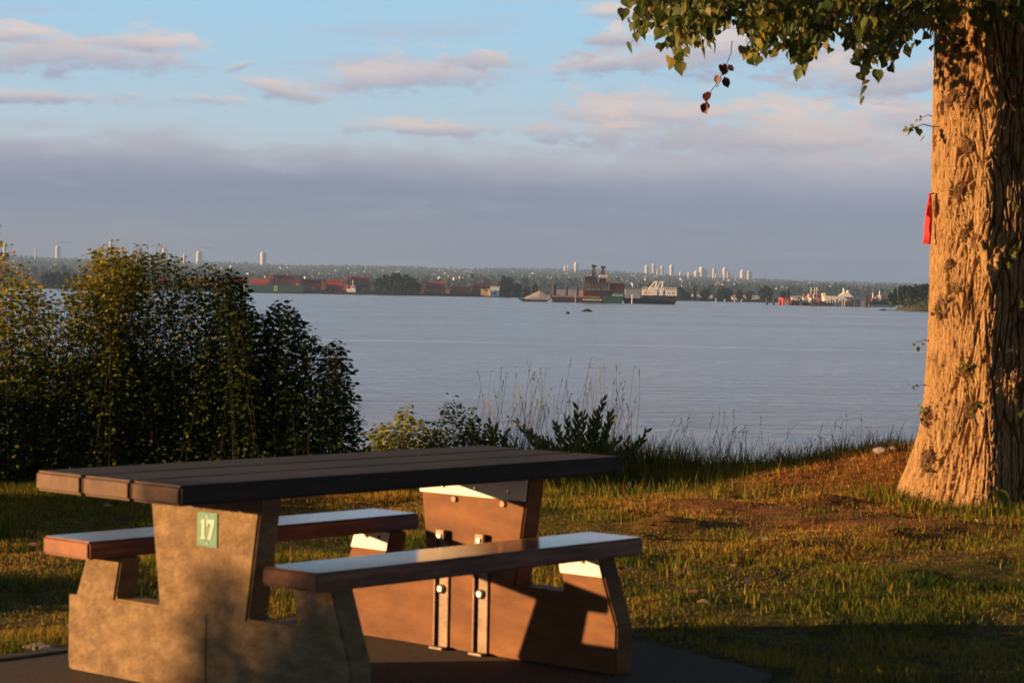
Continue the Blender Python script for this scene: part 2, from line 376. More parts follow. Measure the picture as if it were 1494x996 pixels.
KN = [trunk_hit(px, py) + (s, h) for px, py, s, h in knots]
R0 = trunk_r(A, Z); S = A * TR
wx = S + .017 * (fbm(S * 7, Z * 2.6, 50, 3) - .5) * 2 + .012 * np.sin(Z * 3 + S * 5)
for (ka, kz, s, h) in KN:        # the bark flows around each knot
    da = ((A - ka + PI) % (2 * PI) - PI) * TR; dz = Z - kz
    wx = wx + np.sign(da) * .03 * np.exp(-(da / (s * 1.3)) ** 2 - (dz / (s * 1.8)) ** 2)
c1 = cell(wx / .050, Z / .50 + .35 * fbm(S * 9, Z * 1.5, 3, 2), 7)
c2 = cell(wx / .022, Z / .12, 31)
ridge = sstep(.02, .13, c1) * (.70 + .30 * sstep(0, .3, c2))
R = R0 - .055 + .055 * ridge + .007 * (fbm(S * 40, Z * 30, 77, 3) - .5) + .02 * (fbm(S * 3, Z * 1.5, 5, 2) - .5) + .11 * (fbm(S * 5, Z * 3.2, 91, 4) - .5) * np.exp(-np.maximum(Z, 0) / .38)
rib = 4.33 + .05 * np.sin(Z * 2.1 + 1) + .03 * np.sin(Z * 5.3); R = R + .055 * np.exp(-((A - rib) * TR / .062) ** 2) * sstep(-.1, .5, Z)  # rib added to cast shade over the right side of the trunk
lump = np.zeros_like(R)
for (ka, kz, s, h) in KN:
    da = ((A - ka + PI) % (2 * PI) - PI) * TR; dz = Z - kz; g = np.exp(-(da / s) ** 2 - (dz / (s * 1.05)) ** 2)
    R = R + h * g * (.45 + 1.2 * fbm(S * 30, Z * 26, 60, 3)) - .022 * g * ridge; lump = np.maximum(lump, g)
X = TX + lean(Z) + R * np.cos(A); Y = TY + R * np.sin(A)
V = np.stack([X.ravel(), Y.ravel(), Z.ravel()], 1); k = len(zz); idx = np.arange(k * nth).reshape(k, nth); nxt = np.roll(idx, -1, axis=1)
Fq = np.stack([idx[:-1].ravel(), nxt[:-1].ravel(), nxt[1:].ravel(), idx[1:].ravel()], 1)
np_mesh('trunk', V, Fq, BARK, tree, smooth=False)
# rough burls with twig stubs on the knots
for i, (ka, kz, s, h) in enumerate(KN):
    b = MB(); rr = trunk_r(ka, kz)
    c = Vector((TX + lean(kz) + (rr - .01) * math.cos(ka), TY + (rr - .01) * math.sin(ka), kz)); o_ = Vector((math.cos(ka), math.sin(ka), 0)); tg = Vector((-o_.y, o_.x, 0))
    bm = bmesh.new(); bmesh.ops.create_icosphere(bm, subdivisions=4, radius=1)
    for v in bm.verts:
        k_ = .62 + .55 * float(fbm(v.co.x * 3.1 + i, v.co.y * 3.1 + v.co.z * 2.7, 71 + i, 4)) + .22 * float(vn(v.co.x * 9 + v.co.y * 7, v.co.z * 9 + i, 15))
        v.co = c + (tg * v.co.x * s * .85 + Vector((0, 0, 1)) * v.co.y * s * .95 + o_ * (v.co.z * h * 1.05)) * k_
    bm.verts.index_update(); b.add([v.co for v in bm.verts], [[v.index for v in f.verts] for f in bm.faces]); bm.free()
    for j in range(int(70 * s / .06)):
        a1 = random.gauss(0, s * .45); a2 = random.gauss(0, s * .45); base = c + tg * a1 + Vector((0, 0, a2)) + o_ * (h * .3 * math.exp(-(a1 * a1 + a2 * a2) / s / s))
        d = (o_ * random.uniform(.3, 1.1) + tg * (a1 / s + random.uniform(-.7, .7)) + Vector((0, 0, a2 / s + random.uniform(-.5, .9)))).normalized()
        ln = random.uniform(.008, .026); w = random.uniform(.003, .008)
        b.tube([base, base + d * ln * .6, base + d * ln], [w, w * .8, w * .35], 5)
    b.build('burl', BURL, tree)
# limbs
def curve_pts(a, b, sag, n=8):
    a = Vector(a); b = Vector(b); o = []
    for i in range(n + 1):
        t_ = i / n; q_ = a.lerp(b, t_); q_.z += sag * 4 * t_ * (1 - t_) * 1.0; o.append(q_)
    return o
limb_ends = []
for (e, r, z0, sag) in (((.7, 15.2, 4.5), .085, 3.9, .5), ((1.3, 17.2, 5.6), .09, 4.6, .5), ((5.8, 14.6, 5.2), .10, 4.3, .5), ((6.3, 17.6, 6.0), .1, 5.0, .4), ((3.0, 13.0, 5.2), .09, 4.6, .4), ((3.9, 19.2, 6.0), .1, 5.0, .4), ((2.2, 16.8, 8.2), .11, 6.2, .3), ((4.6, 15.6, 8.6), .11, 6.6, .3)):
    pts = curve_pts((TX + .1, TY, z0), e, sag); b = MB(); b.tube(pts, [r * (1 - .75 * i / 8) for i in range(9)], 8); b.build('limb', BARK, tree, smooth=True); limb_ends.append(pts)
# crown: drooping twigs with hanging leaves, all round the tree
bottom = [(905, 20), (920, 72), (940, 78), (955, 55), (975, 66), (985, 118), (996, 88), (1010, 78), (1030, 84), (1048, 60), (1062, 84), (1075, 66), (1095, 105), (1115, 100), (1135, 82), (1150, 100), (1165, 118), (1180, 108), (1195, 92), (1210, 70), (1225, 78), (1240, 84), (1262, 104), (1280, 112), (1300, 108), (1315, 100), (1325, 66), (1345, 40), (1358, 78), (1375, 70), (1388, 30), (1410, 26), (1425, 52), (1445, 44), (1460, 60), (1475, 50), (1500, 60), (1600, 70)]
bx_ = np.array([b[0] for b in bottom]); by_ = np.array([b[1] for b in bottom])
LP = []; LD = []; LN = []; LS = []; LT = []
tw = MB()
def spray(end, start, nleaf, s0=.069, tint=None, spread=.035):
    end = Vector(end); start = Vector(start); mid = start.lerp(end, .55) + Vector((random.uniform(-.05, .05), random.uniform(-.05, .05), .05))
    tw.tube([start, mid, end], [.005, .0035, .0015], 4, cap=False)
    for i in range(nleaf):
        f = 1 - (i / max(nleaf, 1)) * .75; q_ = (start.lerp(mid, f * 2) if f < .5 else mid.lerp(end, f * 2 - 1))
        off = Vector((random.gauss(0, spread), random.gauss(0, spread), random.uniform(-.03, .01)))
        LP.append(q_ + off); d = Vector((random.gauss(0, .45), random.gauss(0, .45), -1)); LD.append(d)
        LN.append(Vector((random.gauss(-.25, .8), random.gauss(-.5, .7), random.gauss(0, .3)))); LS.append(s0 * random.uniform(.65, 1.25)); LT.append(random.betavariate(2.0, 1.9) if tint is None else tint)
        tw.tube([q_, q_ + off], [.0015, .0012], 3, cap=False)
for i in range(560):         # the hanging fringe in view
    px = random.uniform(918, 1520); Yd = random.choice((random.uniform(13.4, 14.9), random.uniform(13.4, 14.9), random.uniform(16.3, 17.8), random.uniform(16.3, 17.8), random.uniform(14.9, 16))); bot = float(np.interp(px, bx_, by_))
    py = bot - 20 - abs(random.gauss(0, 36)) if random.random() < .75 else bot - random.uniform(30, 150)
    if px > 1340 and random.random() < .45: continue
    if px > 1340 : Yd = random.uniform(14.0, 15.1) 
    e = at(px, py, Yd); st = e + Vector((random.uniform(-.1, .3), random.uniform(-.2, .2), random.uniform(.25, .5)))
    spray(e, st, random.randint(4, 9))
for px, py, nl in ((985, 92, 5), (1255, 142, 4), (1262, 118, 3), (1100, 84, 4), (1165, 98, 4), (1300, 92, 3), (1182, 90, 4), (928, 58, 5), (955, 44, 5), (1280, 95, 4), (1030, 70, 4), (1378, 62, 5), (1362, 60, 5), (1440, 30, 5)):
    e = at(px, py, 14.6); spray(e, e + Vector((.05, .05, .35)), nl, .08, None, .02)
for i in range(2300):        # the rest of the crown above the frame
    a = random.uniform(0, 2 * PI); rr = 3.0 * math.sqrt(random.random()); x = TX + rr * math.cos(a); y = TY + rr * .95 * math.sin(a)
    z = random.uniform(4.15 - .15 * rr, 9.6 - .45 * rr)
    if x < .75: continue
    n_ = random.randint(2, 4)
    for j in range(n_ * 2):
        LP.append(Vector((x + random.gauss(0, .16), y + random.gauss(0, .16), z + random.gauss(0, .14)))); LD.append(Vector((random.gauss(0, .5), random.gauss(0, .5), -1)))
        LN.append(Vector((random.gauss(0, .8), random.gauss(0, .8), random.gauss(0, .4)))); LS.append(.15 * random.uniform(.8, 1.3)); LT.append(random.betavariate(1.6, 2.6))
v_, f_, a_ = leaves(np.array([tuple(q) for q in LP]), np.array([tuple(q) for q in LD]), np.array([tuple(q) for q in LN]), np.array(LS), 1.0, HEART, np.array(LT))
crown = np_mesh('crown', v_, f_, LEAF_TREE, tree, attr=a_)
tw.build('twigs', TWIG, crown)
# two withered brown sprigs hanging low
for (px, py, nl, ln) in ((1056, 104, 7, .16), (1028, 146, 4, .12)):
    e = at(px, py, 14.6); P_ = []; 
    for j in range(nl): P_.append(e + Vector((random.gauss(0, .018), random.gauss(0, .02), random.uniform(-.05, .07))))
    v_, f_, a_ = leaves(np.array([tuple(q) for q in P_]), np.tile([[.2, 0, -1.]], (len(P_), 1)) + rnd(len(P_), -.5, .5), rnd(len(P_)) + [[0, -1, 0]], RNG.uniform(.05, .09, len(P_)), .8, OVAL, RNG.uniform(0, 1, len(P_)))
    sp = np_mesh('withered_leaves', v_, f_, LEAF_DEAD, tree, attr=a_); sp['label'] = 'withered dark red leaves hanging below the green ones'
    b = MB(); up_ = at(1068, 60, 14.8) if px > 1040 else at(1056, 104, 14.6); b.tube([e, e.lerp(up_, .5) + Vector((.02, 0, .02)), up_], [.0022, .0025, .003], 4); b.build('twig', TWIG, sp)
# small green shoots on the trunk
SH = [(1334, 186, 8, .05), (1357, 160, 0, 0), (1472, 105, 7, .05), (1482, 368, 5, .05), (1468, 385, 4, .035), (1348, 172, 3, .03), (1480, 300, 2, .045), (1416, 532, 9, .035), (1424, 592, 4, .05), (1361, 600, 9, .035), (1425, 730, 2, .16), (1347, 500, 4, .03), (1340, 565, 4, .03), (1378, 452, 4, .04), (1490, 440, 2, .05), (1484, 590, 3, .05)]
for px, py, nl, s in SH:
    if not nl: continue
    if px < 1340 or px > 1460: e = at(px, py, TY - (.5 if px > 1400 else .1) - .1)
    else:
        a, z = trunk_hit(px, py); rr = trunk_r(a, z) + .07; e = Vector((TX + lean(z) + rr * math.cos(a), TY + rr * math.sin(a), z))
    a, z = trunk_hit(max(px, 1362), py); rr = trunk_r(a, z) - .02; bs = Vector((TX + lean(z) + rr * math.cos(a), TY + rr * math.sin(a), z))
    P_ = [e + Vector((random.gauss(0, s * .7), random.gauss(0, s * .4), random.gauss(0, s * .6))) for _ in range(nl)]
    v_, f_, a_ = leaves(np.array([tuple(q) for q in P_]), rnd(nl) * .7 + [[-.2, -.2, -.5]], rnd(nl) + [[-.6, -.9, .3]], np.full(nl, s) * RNG.uniform(.8, 1.3, nl), .85, HEART, RNG.uniform(.45, .9, nl))
    sh = np_mesh('shoot', v_, f_, LEAF_TREE, tree, attr=a_)
    b = MB(); b.tube([bs, bs.lerp(e, .6) + Vector((0, -.01, .02)), e], [.004, .003, .0015], 4); b.build('stem', TWIG, sh)

# red tape hanging from the trunk's left side
b = MB(); xs_ = [(1358, 284), (1356.5, 298), (1355.5, 318), (1354, 338), (1352, 356)]
for (i, w) in enumerate((.010, .022, .030, .030, .030)):
    c = at(xs_[i][0], xs_[i][1], TY - .12); b.v += [(c.x - w * .9, c.y - .012 * math.sin(i * 2), c.z), (c.x + w, c.y + .03 + .01 * math.sin(i), c.z), (c.x + w, c.y + .034 + .01 * math.sin(i), c.z), (c.x - w * .9, c.y - .008 - .012 * math.sin(i * 2), c.z)]
for i in range(4):
    for k2 in range(4): b.f.append((i * 4 + k2, i * 4 + (k2 + 1) % 4, i * 4 + 4 + (k2 + 1) % 4, i * 4 + 4 + k2)); b.mi.append(0)
b.f += [(0, 1, 2, 3), (16, 17, 18, 19)]; b.mi += [0, 0]
kx = at(1357, 284, TY - .12); b.tube([kx + Vector((-.012, 0, 0)), kx + Vector((.03, .03, .012))], .006, 6)
tag(b.build('red_ribbon', RED, smooth=True), 'strip of bright red tape hanging on the left side of the tree trunk', 'ribbon')

# ---------------------------------------------------------------- bushes on the bank
def shrub(name, label, x0, x1, y0, y1, htop, nshoot, leafm, size, tintf, cat='bush', base_z=None, lean_=.25, step=.036, group=None, wid=.55, tmpl=OVAL, spread=.05, thin=.0, rag=.0, leafstart=.03):
    """shoots rise from the ground and end under the outline htop(x)"""
    cx = (x0 + x1) / 2; r = empty(name, (0, 0, 0)); tag(r, label, cat, group)
    P_ = []; D_ = []; N_ = []; S_ = []; T_ = []; st = MB()
    for i in range(nshoot):
        ex = random.uniform(x0, x1); ey = random.uniform(y0, y1); top = htop(ex) - abs(random.gauss(0, .07)) - rag * float(vn(ex * 3.3, ey * 3.3, 44)); g0 = float(gz(ex, ey))
        if top < g0 + .1: continue
        ez = top if random.random() < .5 else g0 + (top - g0) * random.uniform(.35, 1)
        bx0 = ex - (ex - cx) * random.uniform(.1, .5) - random.uniform(-.15, .25); by0 = ey + random.uniform(-.3, .3)
        a = Vector((bx0, by0, float(gz(bx0, by0)) - .03)); e = Vector((ex, ey, ez)); md = a.lerp(e, .5) + Vector(((ex - bx0) * -.2, random.uniform(-.1, .1), .1))
        pts = [a * (1 - t_) ** 2 + md * 2 * t_ * (1 - t_) + e * t_ * t_ for t_ in [j / 6 for j in range(7)]]
        st.tube(pts, [.0024 * (1 - .75 * j / 6) for j in range(7)], 4, cap=False)
        L_ = (e - a).length; n = int(L_ / step)
        for j in range(n):
            f = leafstart + (1 - leafstart) * (j + random.random()) / n; q_ = a * (1 - f) ** 2 + md * 2 * f * (1 - f) + e * f * f
            sd = random.uniform(0, 2 * PI); ln = spread * (1.25 - f) * random.uniform(.3, 2.2)
            if q_.z > .85 and random.random() < thin: continue
            for k2 in range(2):
                d = Vector((math.cos(sd + k2 * PI), math.sin(sd + k2 * PI), random.uniform(-.25, .35)))
                P_.append(q_ + d * ln); D_.append(d + Vector((0, 0, random.uniform(-.4, .1)))); N_.append(Vector((random.gauss(-.35, .8), random.gauss(-.3, .7), .8)))
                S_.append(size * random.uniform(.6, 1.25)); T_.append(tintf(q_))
    v_, f_, a_ = leaves(np.array([tuple(q) for q in P_]), np.array([tuple(q) for q in D_]), np.array([tuple(q) for q in N_]), np.array(S_), wid / .84, tmpl, np.clip(np.array(T_), 0, 1))
    np_mesh('foliage', v_, f_, leafm, r, attr=a_); st.build('stems', TWIG, r)
    return r
YB = 16.35
prof = [(-120, 520), (-60, 440), (-12, 360), (0, 338), (20, 352), (40, 378), (52, 392), (62, 398), (85, 392), (100, 376), (120, 370), (140, 374), (160, 352), (175, 350), (195, 365), (208, 345), (222, 340), (240, 345), (262, 375), (280, 385), (300, 380), (312, 372), (325, 395), (345, 388), (355, 405), (365, 445), (385, 460), (410, 440), (425, 450), (440, 470), (460, 490), (478, 505), (495, 500), (512, 540), (522, 600), (530, 650), (545, 700)]
pX = [float(at(a, b_, YB).x) for a, b_ in prof]; pZ = [float(at(a, b_, YB).z) for a, b_ in prof]
def env(x): return float(np.interp(x, pX, pZ)) + (.16 if x < -2.35 else .04) - (.42 if x < -2.35 else .10) * max(0, float(vn(x * 5.5, 3.3, 8)) - .35)
def sunlit_yellow(q_): return random.betavariate(2, 3) * .75 + .50 * max(0, min(1, (q_.z - .7) / .8)) * max(0, min(1, (-1.6 - q_.x) / 1.5))  # upper left leaves tinted yellower to imitate low sun on them
shrub('leafy_bush', 'tall sunlit yellow green bush at the left edge of the photo', -4.1, -2.55, 15.7, 16.55, lambda x: env(x), 400, LEAF_BUSH, .040, sunlit_yellow, thin=.35, rag=.45, step=.030)
shrub('leafy_bush', 'tall green bush with feathery tops behind the tabletop, left of the dark rounded bush', -3.0, -1.78, 15.8, 16.65, lambda x: env(x), 380, LEAF_BUSH, .038, sunlit_yellow, thin=.45, rag=.34, step=.030)
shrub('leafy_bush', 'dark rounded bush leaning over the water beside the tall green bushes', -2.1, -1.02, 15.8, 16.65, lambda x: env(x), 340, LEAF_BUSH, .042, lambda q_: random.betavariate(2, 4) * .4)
# the same thicket goes on out of frame to the left
shrub('leafy_bush', 'low bush continuing the thicket past the left edge of the photo', -6.6, -4.8, 15.1, 15.8, lambda x: .85, 220, LEAF_BUSH, .075, sunlit_yellow, step=.07)
def lowbush(x0, x1, y0, y1, h, n, label, size=.07):
    return shrub('leafy_bush', label, x0, x1, y0, y1, lambda x: h * (1 - .35 * ((x - (x0 + x1) / 2) / (x1 - x0) * 2) ** 2), n, LEAF_BUSH, size, lambda q_: random.random() * .6, step=.05)
# garden shrubs standing left of the frame; their shade falls on the pad and the lawn
lowbush(-13.0, -11.4, 4.1, 5.45, 1.76, 360, 'shoulder high shrub left of the picnic table, facing its near end')
lowbush(-12.7, -11.5, 2.7, 4.96, 2.2, 700, 'tallest shrub left of the picnic table, nearest the photographer')
lowbush(-5.4, -3.4, 9.4, 10.4, .36, 170, 'low shrub left of the picnic table beyond its back bench')
lowbush(-6.0, -4.2, 12.1, 14.3, .52, 330, 'wide low shrub on the lawn left of the picnic table')
# shrubs at the bank edge, mid
def env2(lst, Y_):
    X_ = [float(at(a, b_, Y_).x) for a, b_ in lst]; Z_ = [float(at(a, b_, Y_).z) for a, b_ in lst]
    return (lambda x: float(np.interp(x, X_, Z_))), X_[0], X_[-1]
h_, a0, a1 = env2([(540, 640), (548, 612), (560, 618), (572, 630), (585, 600), (597, 585), (606, 596), (618, 612), (640, 622), (650, 650)], 17.6)
shrub('small_shrub', 'small yellow green shrub at the water edge behind the tabletop', a0, a1, 17.4, 17.8, h_, 110, LEAF_YELLOW, .045, lambda q_: random.random(), cat='shrub', step=.05)
h_, a0, a1 = env2([(615, 645), (628, 608), (645, 590), (655, 574), (672, 572), (686, 585), (700, 596), (712, 612), (730, 612), (748, 630), (760, 655)], 17.4)
shrub('small_shrub', 'small dark green shrub between the yellow green shrub and the tall grass', a0, a1, 17.1, 17.7, h_, 100, LEAF_BUSH, .034, lambda q_: random.random() * .5, cat='shrub', step=.04, spread=.04, rag=.1)
# willow shoots: straight stems set with upright narrow leaves
def willow(label, shoots, Y_):
    r = empty('willow_shrub', (0, 0, 0)); tag(r, label, 'shrub', None); P_ = []; D_ = []; S_ = []; st = MB()
    for (x0, y0, x1, y1) in shoots:
        yy = Y_ + random.uniform(-.2, .2); a = at(x0, y0, yy); e = at(x1, y1, yy + random.uniform(-.15, .15)); a.z = float(gz(a.x, a.y)) - .03
        md = a.lerp(e, .5) + Vector((-(e.x - a.x) * .12, 0, -.02)); pts = [a * (1 - t_) ** 2 + md * 2 * t_ * (1 - t_) + e * t_ * t_ for t_ in [j / 6 for j in range(7)]]
        st.tube(pts, [.008 * (1 - .7 * j / 6) for j in range(7)], 5, cap=False); dd = (e - a).normalized(); n = int((e - a).length / .020)
        for j in range(n):
            f = .15 + .85 * j / n; q_ = a * (1 - f) ** 2 + md * 2 * f * (1 - f) + e * f * f; sd = j * 2.4
            P_.append(q_); D_.append(dd * 1.1 + Vector((math.cos(sd), math.sin(sd), .25)) * .75); S_.append(.092 * random.uniform(.7, 1.15) * (1.1 - .4 * f))
    n = len(P_); v_, f_, a_ = leaves(np.array([tuple(q) for q in P_]), np.array([tuple(q) for q in D_]), rnd(n) + [[0, -1, .3]], np.array(S_), .42, OVAL, RNG.uniform(0, 1, n))
    np_mesh('foliage', v_, f_, LEAF_WILLOW, r, attr=a_); st.build('stems', TWIG, r)
willow('willow shrub with stout upright leafy shoots behind the far corner of the tabletop', [(860, 700, 880, 582), (850, 700, 868, 610), (840, 700, 838, 612), (872, 700, 862, 630), (835, 700, 815, 625), (820, 700, 800, 640), (868, 700, 885, 622), (845, 705, 852, 600), (810, 700, 752, 615), (830, 700, 770, 628), (850, 700, 905, 640), (862, 700, 872, 598), (855, 700, 895, 610), (845, 700, 842, 590), (838, 700, 825, 608), (825, 700, 790, 640), (858, 700, 862, 612), (872, 700, 893, 600), (828, 700, 808, 618), (815, 700, 775, 632)], 17.45)
willow('low willow shrub reaching right with one long slanting shoot, by the table far corner', [(895, 700, 945, 628), (900, 702, 918, 640), (905, 702, 930, 662), (890, 702, 903, 655), (898, 702, 938, 645), (892, 702, 912, 665)], 17.2)
willow('small willow shrub with short upright shoots left of the taller willow', [(700, 700, 690, 618), (715, 700, 722, 622), (730, 700, 742, 626), (690, 700, 672, 630), (745, 700, 752, 640), (705, 700, 706, 632), (720, 700, 714, 615), (738, 700, 734, 635), (698, 700, 682, 622)], 17.5)

# ---------------------------------------------------------------- grass
def blades(P_, h, w, lean_amt, tint, m, name, label=None, cat=None, kind='stuff', seg=2, bend=None):
    n = len(P_); a = RNG.uniform(0, 2 * PI, n); d = np.stack([np.cos(a), np.sin(a), np.zeros(n)], 1)
    la = RNG.uniform(0, 2 * PI, n); ln = np.stack([np.cos(la), np.sin(la), np.zeros(n)], 1) * (RNG.uniform(.1, 1, n) * lean_amt)[:, None]
    if bend is not None: ln = ln + bend
    Vs = []; 
    for j in range(seg + 1):
        f = j / seg; c = P_ + np.array([0, 0, 1.]) * (h * (f - .12 * f * f))[:, None] + ln * (h * f * f)[:, None]
        ww = (w * (1 - f ** 1.5) * .5)[:, None]
        if j < seg: Vs += [c - d * ww, c + d * ww]
        else: Vs += [c]
    k = 2 * seg + 1; Vv = np.stack(Vs, 1).reshape(-1, 3); tri = []
    for j in range(seg - 1): tri += [(2 * j, 2 * j + 1, 2 * j + 3), (2 * j, 2 * j + 3, 2 * j + 2)]
    tri.append((2 * seg - 2, 2 * seg - 1, 2 * seg)); Fc = (np.arange(n)[:, None, None] * k + np.array(tri)[None]).reshape(-1, 3)
    return tag(np_mesh(name, Vv, Fc, m, attr=np.repeat(tint, k)), label, cat, None, kind)
n = 360000
px = RNG.uniform(-4.6, 5.2, n); py = 7.6 + 10.8 * RNG.uniform(0, 1, n) ** .85
keep = (np.abs(px) < py * .2235 + .35) & (py < bank(px) + .5)
keep &= pad_in(px, py) < -.10
dm = dirtmask(px, py); clump = fbm(px * 1.7, py * 1.7, 90, 4); patch = fbm(px * .8 + 9, py * .8, 91, 3)
keep &= RNG.uniform(0, 1, n) > dm * .50 + .25 * (clump < .42)
keep &= np.hypot(px - TX, py - TY) > .6
px, py, dm, clump, patch = px[keep], py[keep], dm[keep], clump[keep], patch[keep]; n = len(px)
pz = gz(px, py); hh = (.012 + .034 * sstep(.4, .7, clump) + .07 * sstep(15.6, 17.3, py)) * RNG.uniform(.5, 1.4, n) * (1 - .5 * dm)
tint = np.clip(RNG.normal(.47, .17, n) + (patch - .5) * 1.9 + .45 * dm - .15 * sstep(16, 17.5, py), 0, 1)
blades(np.stack([px, py, pz], 1), hh, RNG.uniform(.003, .007, n), .8, tint, GRASS, 'grass', 'short patchy grass, yellow green and dry, covering the bank', 'grass')
# taller tufts along the edge and round the tree foot
tx = []; 
for (cx, cy, sx, sy, nn, h0) in [(-.1, 17.3, 1.6, .35, 3200, .22), (1.0, 17.45, .45, .2, 1500, .30), (.75, 17.2, .35, .2, 1200, .28), (1.5, 17.4, .6, .25, 1500, .17), (2.4, 17.3, .5, .3, 1500, .16), (2.6, 15.5, .2, .25, 600, .10), (3.5, 14.75, .35, .14, 800, .10), (2.9, 14.8, .3, .12, 300, .07), (3.9, 14.6, .4, .3, 500, .11), (.2, 16.3, .8, .5, 900, .10), (1.0, 15.6, .8, .5, 600, .12), (3.3, 13.9, .4, .4, 500, .09), (-2.4, 10.9, .8, .5, 500, .06), (.6, 10.6, 2.0, .6, 900, .06)]:
    qx = RNG.normal(cx, sx, nn); qy = RNG.normal(cy, sy, nn); tx.append(np.stack([qx, qy, gz(qx, qy), h0 * RNG.uniform(.35, 1.3, nn)], 1))
for _ in range(120):
    cx = random.uniform(-.2, 4.2); cy = random.uniform(10.2, 16.8); nn = random.randint(14, 60); qx = RNG.normal(cx, .10, nn); qy = RNG.normal(cy, .10, nn); tx.append(np.stack([qx, qy, gz(qx, qy), random.uniform(.03, .08) * RNG.uniform(.4, 1.3, nn)], 1))
T4 = np.concatenate(tx)
ok_ = pad_in(T4[:, 0], T4[:, 1]) < -.11; T4 = T4[ok_]
blades(T4[:, :3], T4[:, 3], RNG.uniform(.004, .009, len(T4)), .45, np.clip(RNG.normal(.38, .2, len(T4)), 0, 1), GRASS, 'tall_grass', 'taller green grass tufts along the bank edge and the tree foot', 'grass', seg=4)
# thin seed stems
sp = []
for (a, b_, tlo, thi, nn) in ((690, 800, 530, 620, 55), (750, 935, 520, 610, 95), (975, 1010, 600, 650, 16), (1040, 1100, 590, 650, 26), (1100, 1260, 600, 665, 34), (930, 975, 610, 660, 10), (640, 700, 590, 640, 12)):
    for i in range(nn): sp.append((random.uniform(a, b_), random.uniform(tlo, thi) if random.random() < .55 else random.uniform((tlo + thi) / 2, thi + 25)))
sm = MB(); sv = []; 
for (ex, ey) in sp:
    yy = random.uniform(17.0, 17.8); e = at(ex, ey, yy); bsx = e.x + random.gauss(-.05, .1); a = Vector((bsx, yy, float(gz(bsx, yy)))); bd = Vector((random.gauss(0, .05), 0, .04)); md = a.lerp(e, .6) + bd
    pts = [a * (1 - t_) ** 2 + md * 2 * t_ * (1 - t_) + e * t_ * t_ for t_ in [j / 6 for j in range(7)]]
    sm.tube(pts, [.0019, .0018, .0016, .0014, .0012, .001, .0008], 3, cap=False)
    d = (pts[-1] - pts[-3]).normalized() + Vector((0, 0, -.2))
    for j in range(random.randint(4, 12)): sv.append((pts[-1] - d * (random.random() * .10), d + Vector((random.gauss(0, .3), random.gauss(0, .3), random.gauss(0, .2)))))
o = sm.build('seed_stems', SEED); at0 = o.data.attributes.new('tint', 'FLOAT', 'POINT'); at0.data.foreach_set('value', RNG.uniform(0, .8, len(o.data.vertices)).astype(np.float32))
tag(o, 'thin dry grass stems rising against the water', 'grass', kind='stuff')
v_, f_, a_ = leaves(np.array([tuple(q[0]) for q in sv]), np.array([tuple(q[1]) for q in sv]), rnd(len(sv)), RNG.uniform(.010, .022, len(sv)), .3, DIAMOND, RNG.uniform(.2, 1, len(sv)))
np_mesh('seed_heads', v_, f_, SEED, o, attr=a_)
# fallen dead leaves and pale litter on the bank
DL = leafmat('dry_fallen_leaf', [(0, (.12, .045, .02)), (.6, (.30, .16, .07)), (1, (.55, .45, .30))], .1)
n = 260; px = RNG.uniform(-2.6, 4.2, n); py = RNG.uniform(9.6, 17, n); ok_ = pad_in(px, py) < -.1; px, py = px[ok_], py[ok_]; n = len(px)
v_, f_, a_ = leaves(np.stack([px, py, gz(px, py) + .012], 1), rnd(n) * [[1, 1, .25]], rnd(n) * .5 + [[0, 0, 1]], RNG.uniform(.03, .075, n), .9, OVAL, RNG.uniform(0, 1, n) ** 1.8)
tag(np_mesh('leaf_litter', v_, f_, DL, attr=a_), 'scattered fallen dry leaves on the grass', 'fallen leaves', kind='stuff')
# unseen trees added around the photographer to shade the table from open sky
def added_shade_tree(x, y, r_, z0, z1, label, n=5200):
    r = empty('broadleaf_tree', (x, y, 0)); tag(r, label, 'tree', None); b = MB(); b.tube([(0, 0, -.2), (.05, 0, z0), (.1, .1, z1 * .8)], [.38, .30, .08], 12)
    b.build('trunk', BARK, r); d = unit(RNG.normal(0, 1, (n, 3))) * RNG.uniform(.3, 1.05, (n, 1)) ** .6
    P_ = d * [[r_, r_, (z1 - z0) / 2]] * (.75 + .4 * fbm(d[:, 0] * 3, d[:, 1] * 3 + d[:, 2] * 2, 9, 2))[:, None] + [[0, 0, (z0 + z1) / 2]]
    v_, f_, a_ = leaves(P_, rnd(n), rnd(n), RNG.uniform(.3, .6, n), .9, OVAL, RNG.uniform(0, .8, n)); np_mesh('crown', v_, f_, LEAF_TREE, r, attr=a_)
added_shade_tree(3.6, 1.6, 4.6, 3.6, 11, 'added unseen tree to the right of the photographer with its crown over the table')
added_shade_tree(-1.5, -7.5, 5.2, 2.6, 13, 'added unseen tree behind the photographer, the left one')
added_shade_tree(7.5, -6.5, 5.4, 2.2, 13, 'added unseen tree behind the photographer, the right one')
added_shade_tree(12.5, 4.5, 4.6, 1.8, 11, 'added unseen tree standing well right of the picnic table')
added_shade_tree(2.5, -14, 6, 2.0, 14, 'added unseen tree farthest behind the photographer')
